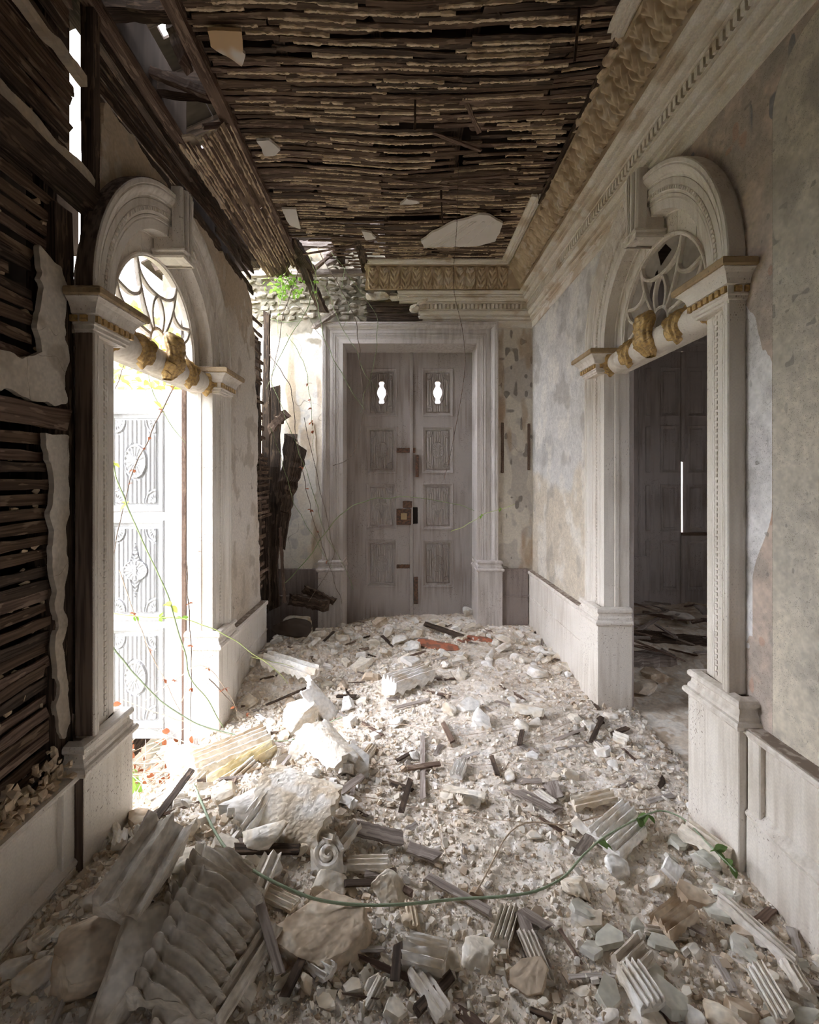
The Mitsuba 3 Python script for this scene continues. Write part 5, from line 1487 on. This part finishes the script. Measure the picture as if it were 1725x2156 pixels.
# ------------------------------------------------------------------ wreckage in the room beyond the right arch
def room_p(u, v_, y): return at(u, v_, y)
for i, (a, b, w, t, bs, s) in enumerate([((1310, 1392, 3.95), (1413, 1385, 4.0), .16, .10, 'wood_grey', 'thick pale beam end on the floor of the dark room'), ((1300, 1345, 4.35), (1495, 1360, 4.25), .20, .12, 'wood_dark', 'black beam lying across the floor of the dark room'), ((1400, 1325, 4.6), (1435, 1345, 4.5), .09, .06, 'wood_grey', 'short broken post on the heap in the dark room'),
                                         ((1330, 1335, 4.4), (1390, 1300, 4.7), .04, .015, 'wood_grey', 'slanting lath on the heap in the dark room'), ((1325, 1315, 4.6), (1375, 1330, 4.45), .03, .012, 'wood_grey', 'thin lath left of the broken post in the dark room'), ((1470, 1275, 4.9), (1489, 1292, 4.8), .10, .012, 'wood_grey', 'pale board tipped at the right of the dark heap')]):
    p, q = at(*a), at(*b)
    beam('fallen_beam', p, q, w, t, bs, 650 + i, 12, .2, label=s, cat='beam')
for i, (u, v_, y, s, bs, lab) in enumerate([(1420, 1295, 4.75, (.36, .2, .05), 'plaster_grey', 'pale plaster slab on top of the dark heap'), (1455, 1308, 4.7, (.24, .14, .05), 'plaster_grey', 'second plaster slab on the dark heap, right of the first'), (1375, 1420, 3.8, (.3, .22, .1), 'plaster_brown', 'brown plaster lump before the pale beam end'), (1350, 1450, 3.5, (.25, .2, .1), 'litter', 'dark plaster lump at the sill of the dark room')]):
    p = at(u, v_, y)
    put('room_slab', place(rock(260 + i, s, 6, .12, 3), rot(.1, .1, i), p), bs, 40, lab, CH)
r2 = np.random.default_rng(5)
for i in range(34):
    x, y = 2.0 + 1.5 * r2.random(), 3.9 + 1.3 * r2.random()
    v, f, uv = plank(.15 + .3 * r2.random(), .03, .012, 5000 + i, 6, .3)
    R = rot(r2.normal(0, .3), r2.normal(0, .25), 6.3 * r2.random())
    put('room_lath', (v @ R.T + [x, y, HR(x, y) + .05 + .05 * r2.random()], f), ('wood_grey', 'wood_brown')[i % 2], uv=uv, label='dusty lath in the dim heap beyond the right arch', cat=WD, group='laths in the dim heap')

# ------------------------------------------------------------------ garden beyond the left wall
X, Y = np.meshgrid(np.linspace(-30, -1.5, 60), np.linspace(-14, 34, 70), indexing='ij')
Z = -.55 + .5 * (meshkit.fbm(np.stack([X * .7, Y * .7, X * 0], -1), 3, 2) - .5)
put('garden_ground', (np.stack([X, Y, Z], -1).reshape(-1, 3), grid_faces(60, 70)), 'soil', smooth=True, kind='structure', label='overgrown ground of the garden outside the left doorway')
X, Y = np.meshgrid(np.linspace(-3, 30, 12), np.linspace(6.0, 40, 12), indexing='ij')
put('court_ground', (np.stack([X, Y, X * 0 - .6], -1).reshape(-1, 3), grid_faces(12, 12)), 'soil', kind='structure', label='ground outside behind the double door')


def M_door(s, n, z): return np.stack([-1.425 - .6 + s, 3.20 - n, z - .14], 1), -1
tag('door_leaf', 'open white carved door leaf standing outside the left archway', 'door')
leaf(M_door, 'door_leaf', -.05, .595, 0, -.02, 2.285, (.090, .445), [(1.49, 2.13), (.77, 1.41), (.06, .70)], ['oval', 'ogee', 'oval'], 'paint_white', .04)
for z in (.95, 1.92):
    put('door_leaf__hinge', mp(bbox(.585, .66, -.03, .004, z, z + .06, .004), M_door), 'rusty_iron', label='rusty iron hinge')


def leaf_mesh(L, w, fold=.25, pts=5):
    t = np.linspace(0, 1, pts)
    ww = w * np.sin(np.pi * np.clip(t * .95 + .03, 0, 1)) ** .8 * (1.15 - .5 * t)
    c = np.stack([t * L, t * 0, .25 * L * t * (1 - t) - .10 * L * t], 1)
    V = np.vstack([c, c + np.stack([t * 0, ww, fold * ww], 1), c + np.stack([t * 0, -ww, fold * ww], 1)])
    i = np.arange(pts - 1)
    q = np.vstack([np.stack([i, i + 1, i + 1 + pts, i + pts], 1), np.stack([i + 1, i, i + 2 * pts, i + 1 + 2 * pts], 1)])
    return V, np.vstack([q[:, [0, 1, 2]], q[:, [0, 2, 3]]])


def leaves(n, centre, spread, L, seed, dense=None):
    r = np.random.default_rng(seed)
    v, f = leaf_mesh(1, .38, pts=4)
    P = r.normal(size=(n, 3)); P /= np.maximum(1, np.linalg.norm(P, axis=1, keepdims=True) / 1.6)
    P = P * np.asarray(spread) + np.asarray(centre)
    ms = []
    for p in P:
        R = rot(r.normal(0, .7), r.normal(.3, .5), 6.3 * r.random())
        ms.append(((v * L * (.6 + .8 * r.random())) @ R.T + p, f))
    return cat(ms)


for i, (c, sp, n, L, m, lab) in enumerate([
        ((-2.6, 3.95, 2.55), (.5, .35, .30), 420, .10, 'leaf_yellow', 'yellow-green shrub arching over the open white door leaf'),
        ((-4.4, 6.3, 2.0), (.9, .6, .7), 700, .10, 'leaf_green', 'green shrub growing behind the yellow-green one'),
        ((-2.1, 4.5, 1.2), (.28, .3, 1.0), 320, .09, 'leaf_green', 'slim green bush in the gap between the door leaf and jamb'),
        ((-5.2, 7.5, 2.6), (1.3, 1.0, 1.3), 900, .16, 'leaf_yellow', 'pale bushy tree far out in the garden beyond the fanlight'),
        ((-6.5, 3.5, .6), (1.2, 1.5, .7), 600, .16, 'leaf_green', 'low green shrub out in the garden'),
        ((-3.6, -.9, 1.6), (.9, .6, 1.3), 1500, .20, 'leaf_dark', 'dense dark shrub added out of view to block sky light from the door leaf'),  # added out of view to cut the sky light on the door leaf
        ((-2.2, 2.4, -.25), (.5, .5, .12), 200, .08, 'leaf_green', 'low green weeds at the doorsill outside')]):
    k = root('shrub', lab, 'shrub')
    put(f'{k}__leaves', leaves(n, c, sp, L, 20 + i), m, kind='stuff')
    rr = np.random.default_rng(80 + i)
    for j in range(5):
        t0 = np.array([c[0] + rr.normal(0, .15), c[1] + rr.normal(0, .15), -.6])
        t1 = np.array(c) + rr.normal(0, .6, 3) * sp
        put(f'{k}__stem', tube([t0, (t0 + t1) / 2 + rr.normal(0, .08, 3), t1], [.014, .010, .004], 5, 5)[0], 'stem_brown')
# roots, a stump and twigs below the open door leaf
beam('garden_log', (-1.95, 2.95, -.35), (-1.75, 3.55, -.10), .16, .14, 'wood_dark', 640, 10, .25, label='dark mossy log lying under the open door leaf', cat='log')

r = np.random.default_rng(44)
ms, lv = [], []
for i in range(260):
    p = np.array([-1.38 - 1.0 * r.random(), 1.95 + 1.4 * r.random(), -.40 + .30 * r.random()])
    d = np.array([r.normal(), r.normal(), .5 * r.normal()]); d /= np.linalg.norm(d)
    L = .12 + .35 * r.random()
    ms.append(tube([p - d * L / 2, p + r.normal(0, .02, 3), p + d * L / 2], [.004, .003, .002], 4, 3)[0])
    v, f = leaf_mesh(.05, .02)
    lv.append((v @ rot(r.normal(), r.normal(), 6 * r.random()).T + p + r.normal(0, .1, 3), f))
k = root('twig_litter', 'tangle of dead twigs and leaves on the ground under the open door leaf', 'twigs', None, 'stuff')
put(f'{k}__twigs', cat(ms), 'stem_straw', kind='stuff')
put(f'{k}__dead_leaves', cat(lv), 'leaf_red', kind='stuff')
# ------------------------------------------------------------------ brambles
def vine(pts, r0, mat, label, leaves_=None, lm='leaf_green', L=.03, seed=0, wob=.012, group=None):
    m, P = tube(pts, [r0, r0 * .85, r0 * .55], 5, 6, wob, seed)
    k = root('bramble_cane', label, 'vine', group)
    put(f'{k}__stem', m, mat, smooth=True)
    rr = np.random.default_rng(900 + seed)
    for t in (leaves_ or []):
        p = P[int(t * (len(P) - 1))]
        n = 3
        for j in range(n):
            v, f = leaf_mesh(L * (.7 + .6 * rr.random()), L * .36, pts=5)
            R = rot(rr.normal(0, .6), rr.normal(.2, .5), 6.3 * rr.random())
            put(f'{k}__leaf', (v @ R.T + p, f), lm)
    return k


def on_ground(px, lift):
    out = []
    for u, v_ in px:
        p = ground(u, v_)
        c = np.array([0, 0, EYE]); d = p - c
        p = c + d * (1 - lift / max(EYE - p[2], .2)); out.append(p)
    return out


vine(on_ground([(408, 1650), (425, 1692), (460, 1765), (500, 1810), (560, 1848), (640, 1885), (700, 1899), (770, 1905), (850, 1904), (950, 1894), (1050, 1886), (1130, 1875), (1190, 1845), (1230, 1800), (1270, 1765), (1320, 1735), (1370, 1712), (1400, 1707), (1440, 1725), (1480, 1765), (1530, 1815), (1550, 1836)], .085),
     .0055, 'stem_sage', 'long green cane sweeping in an arc across the foreground rubble', [.66, .74, .76, .93, .97], 'leaf_dark', .05, 1, .004)
bsdf('stem_sage', (.27, .33, .22), .55, .35)
vine(on_ground([(1000, 1880), (1090, 1740), (1200, 1735), (1290, 1712), (1390, 1700)], .03), .0035, 'stem_straw', 'thin straw-coloured stem curving before the right arch', None, seed=2, wob=.01)
for i, (px, s) in enumerate([([(640, 1510), (760, 1530), (850, 1525), (960, 1548), (1080, 1530)], 'thin straw stem lying across the middle rubble, the farthest'), ([(700, 1600), (800, 1610), (900, 1605), (1010, 1610), (1150, 1600)], 'thin straw stem lying across the middle rubble, second from the door'),
                             ([(720, 1675), (800, 1685), (880, 1700), (1010, 1722), (1150, 1740)], 'thin grey stem crossing the bright rubble below the small moulding stick'), ([(920, 1700), (925, 1740), (935, 1790), (960, 1830), (1030, 1880)], 'thin straw stem running towards the camera from the small moulding stick'),
                             ([(1030, 1590), (1100, 1565), (1180, 1530), (1240, 1500)], 'twig leading up to the far right pedestal'), ([(850, 1300), (900, 1330), (1000, 1370)], 'twig by the red tiles')]):
    vine(on_ground(px, .02), .0022, 'stem_straw', s, None, seed=10 + i, wob=.012)
# across the left doorway
DY = 2.98
def dv(px, y0, y1): return [at(u, v_, y0 + (y1 - y0) * k / (len(px) - 1)) for k, (u, v_) in enumerate(px)]
vine(dv([(372, 800), (365, 818), (336, 874), (303, 943), (278, 999), (261, 1062), (240, 1159), (225, 1200)], 3.05, 2.95), .004, 'stem_brown', 'brown bramble crossing the open white door leaf, with withered leaves', [.15, .28, .4, .45, .55, .62], 'leaf_red', .022, 20)
vine(dv([(225, 930), (240, 985), (261, 1048), (302, 1145), (348, 1243), (369, 1305), (390, 1378), (402, 1430), (440, 1480), (470, 1530)], 2.9, 2.75), .005, 'stem_green', 'stout green bramble slanting down across the white door leaf', [.1, .25, .5], 'leaf_yellow', .05, 21)
vine(dv([(308, 770), (318, 810), (334, 853), (362, 895), (390, 933)], 3.05, 3.1), .003, 'stem_green', 'thin green runner at the upper part of the white door leaf', [.3, .55], 'leaf_yellow', .06, 22)
vine(dv([(228, 1290), (313, 1298), (383, 1302), (435, 1319), (487, 1343), (530, 1375), (580, 1410), (606, 1440)], 2.95, 3.35), .004, 'stem_lime', 'pale green shoot reaching in from the left doorway', [.1, .2, .3], 'leaf_green', .04, 23)
bsdf('stem_lime', (.46, .52, .22), .55, .3)
vine(dv([(530, 1382), (570, 1392), (620, 1405)], 3.2, 3.5), .0025, 'stem_lime', 'side branch of the pale green shoot', None, seed=24)
vine(dv([(232, 1355), (262, 1395), (300, 1437), (345, 1480), (400, 1515), (470, 1540), (600, 1560), (720, 1510)], 2.6, 3.0), .005, 'stem_sage', 'sage cane drooping from the doorway to the rubble', None, seed=25)
for i, (px, m, lm, s) in enumerate([([(250, 1200), (290, 1310), (330, 1400), (380, 1500)], 'stem_straw', 'leaf_red', 'dry stem in front of the lowest door panel'), ([(300, 1480), (360, 1440), (420, 1400), (470, 1440), (500, 1500)], 'stem_straw', 'leaf_red', 'dry arched stem before the far left pedestal'),
                                    ([(255, 1470), (330, 1500), (420, 1530), (520, 1560)], 'stem_straw', None, 'dry straw stem lying over the doorsill'), ([(392, 1180), (398, 1290), (404, 1400), (400, 1540)], 'stem_brown', 'leaf_red', 'brown stem climbing in the gap beside the door leaf'), ([(440, 1430), (470, 1460), (505, 1500), (545, 1508)], 'stem_brown', 'leaf_red', 'withered twig by the foot of the far left pedestal'),
                                    ([(280, 1560), (330, 1520), (380, 1480), (400, 1420)], 'stem_straw', None, 'dry straw stem rising from under the door leaf'), ([(290, 1600), (340, 1560), (400, 1530)], 'stem_straw', None, 'dry straw stem at the outer edge of the doorsill'), ([(240, 820), (262, 770), (275, 740)], 'stem_brown', 'leaf_yellow', 'bramble tip above the door leaf')]):
    vine(dv(px, 2.85, 2.9), .0032, m, s, [.3, .6, .8] if lm else None, lm or 'leaf_green', .022, 30 + i, .02)
# hanging through the torn corner over the end door
HV = [([(640, 545), (600, 650), (588, 720), (575, 780), (566, 850)], 4.75, 'dark bramble hanging left of the door, outermost'), ([(668, 560), (650, 640), (610, 710), (585, 760), (560, 820)], 4.7, 'bramble slanting down to the left of the door casing'),
      ([(655, 590), (672, 660), (680, 705), (705, 760), (745, 830), (770, 860)], 4.6, 'dark bramble slanting over the left casing towards the first panel'), ([(668, 520), (700, 580), (735, 640), (752, 700), (760, 780), (765, 850), (760, 900), (740, 960), (700, 980)], 4.6, 'long bramble dangling in front of the left door leaf'),
      ([(700, 530), (740, 590), (790, 660), (794, 700), (790, 760), (770, 830), (760, 870)], 4.55, 'bramble hanging over the lintel before the left door leaf'), ([(685, 600), (720, 690), (745, 730), (770, 790), (800, 822)], 4.7, 'thin bramble pointing at the left pierced panel'),
      ([(568, 745), (600, 790), (617, 840), (622, 900), (640, 1000), (660, 1090), (690, 1180), (720, 1270)], 4.65, 'long bramble arching down before the left casing'), ([(570, 670), (600, 678), (640, 674)], 4.7, 'short level twig at the torn wall'),
      ([(570, 800), (610, 900), (650, 1010), (685, 1120), (730, 1200), (745, 1240)], 4.6, 'thin bramble trailing to the foot of the left casing'), ([(575, 590), (620, 640), (650, 670), (690, 730)], 4.75, 'bramble crossing under the corner hole'),
      ([(568, 900), (590, 960), (620, 1060), (660, 1130), (700, 1200)], 4.5, 'low bramble beside the broken stud'), ([(600, 700), (640, 760), (655, 860), (660, 950)], 4.8, 'bramble close to the cream end wall'), ([(640, 880), (690, 1100), (700, 1180), (650, 1270)], 4.6, 'bramble bending to the dark debris at the wall foot'),
      ([(600, 1230), (660, 1160), (700, 1100), (745, 1065), (800, 1050), (870, 1048), (950, 1060), (1000, 1075)], 4.5, 'long arching cane in front of the double door lock'), ([(950, 1120), (985, 1105), (1015, 1085), (1050, 1073), (1085, 1060)], 4.5, 'pale green shoot tip before the right door leaf'),
      ([(610, 545), (590, 620), (585, 700)], 4.6, 'green shoot in the corner hole'), ([(650, 530), (665, 590), (670, 630)], 4.5, 'second green shoot in the corner hole'), ([(730, 560), (720, 610), (735, 650), (720, 690)], 4.65, 'twisted twig under the corner hole')]
for i, (px, y, s) in enumerate(HV):
    m = 'stem_lime' if i in (14, 15, 16) else 'stem_green' if i % 3 else 'stem_brown'
    lv = [.5, .8] if i in (14, 15, 16) else [.55, .62, .7, .78, .86] if i in (6, 11) else None
    vine(dv(px, y, y - .12), .0042 if i in (0, 1, 2, 3, 6, 13) else .003, m, s, lv, 'leaf_green' if i > 12 else 'leaf_red', .034, 60 + i, .03)
k = root('weed_tuft', 'tuft of green weeds sprouting in the torn corner above the end wall', 'plant')
put(f'{k}__leaves', leaves(110, at(600, 600, 4.75), (.12, .08, .07), .045, 70), 'leaf_green', kind='stuff')
put(f'{k}__stem', tube([at(590, 640, 4.75), at(600, 600, 4.75), at(615, 570, 4.7)], .004, 5)[0], 'stem_green')
# one electric wire hangs before the end cornice
k = put('hanging_wire', tube([at(966, 330, 3.20), at(962, 480, 3.20), at(955, 600, 3.21), at(975, 700, 3.22), at(978, 790, 3.22), at(950, 950, 3.24), at(935, 1010, 3.25)], .0016, 5, 6)[0], 'rusty_iron', smooth=True, label='thin dark wire hanging from the ceiling before the end cornice', cat='wire')
vine([at(260, 165, 2.6), at(275, 190, 2.6), at(285, 210, 2.6), at(297, 218, 2.6)], .004, 'stem_lime', 'green tendril in the dark gap over the left arch', None, seed=90)
# torn studs and boards standing in the far left corner
for i, (a, b, w, t, m, s) in enumerate([((560, 1290, 4.75), (562, 660, 4.78), .06, .05, 'wood_dark', 'tall broken stud standing at the torn end of the left wall'), ((600, 1080, 4.75), (635, 945, 4.7), .10, .05, 'wood_dark', 'broken plank slanting in the far left corner'), ((590, 1150, 4.8), (612, 915, 4.8), .12, .06, 'wood_dark', 'wide splintered plank upright in the far left corner'), ((568, 905, 4.7), (604, 870, 4.6), .08, .05, 'wood_brown', 'snapped plank end jutting over the splintered plank'),
                                        ((575, 1280, 4.85), (580, 820, 4.9), .11, .05, 'wood_dark', 'dark board behind the tall broken stud'), ((600, 1270, 4.6), (590, 1110, 4.7), .03, .02, 'wood_brown', 'thin stake leaning in the far left corner'), ((610, 1262, 4.7), (690, 1275, 4.7), .10, .06, 'wood_dark', 'black plank on the floor of the far left corner'), ((640, 1240, 4.9), (705, 1268, 4.8), .07, .05, 'wood_dark', 'black batten slanting to the left casing foot')]):
    beam('broken_plank', at(*a), at(*b), w, t, m, 660 + i, 14, .3, label=s, cat='plank', up=(0, 1, 0))
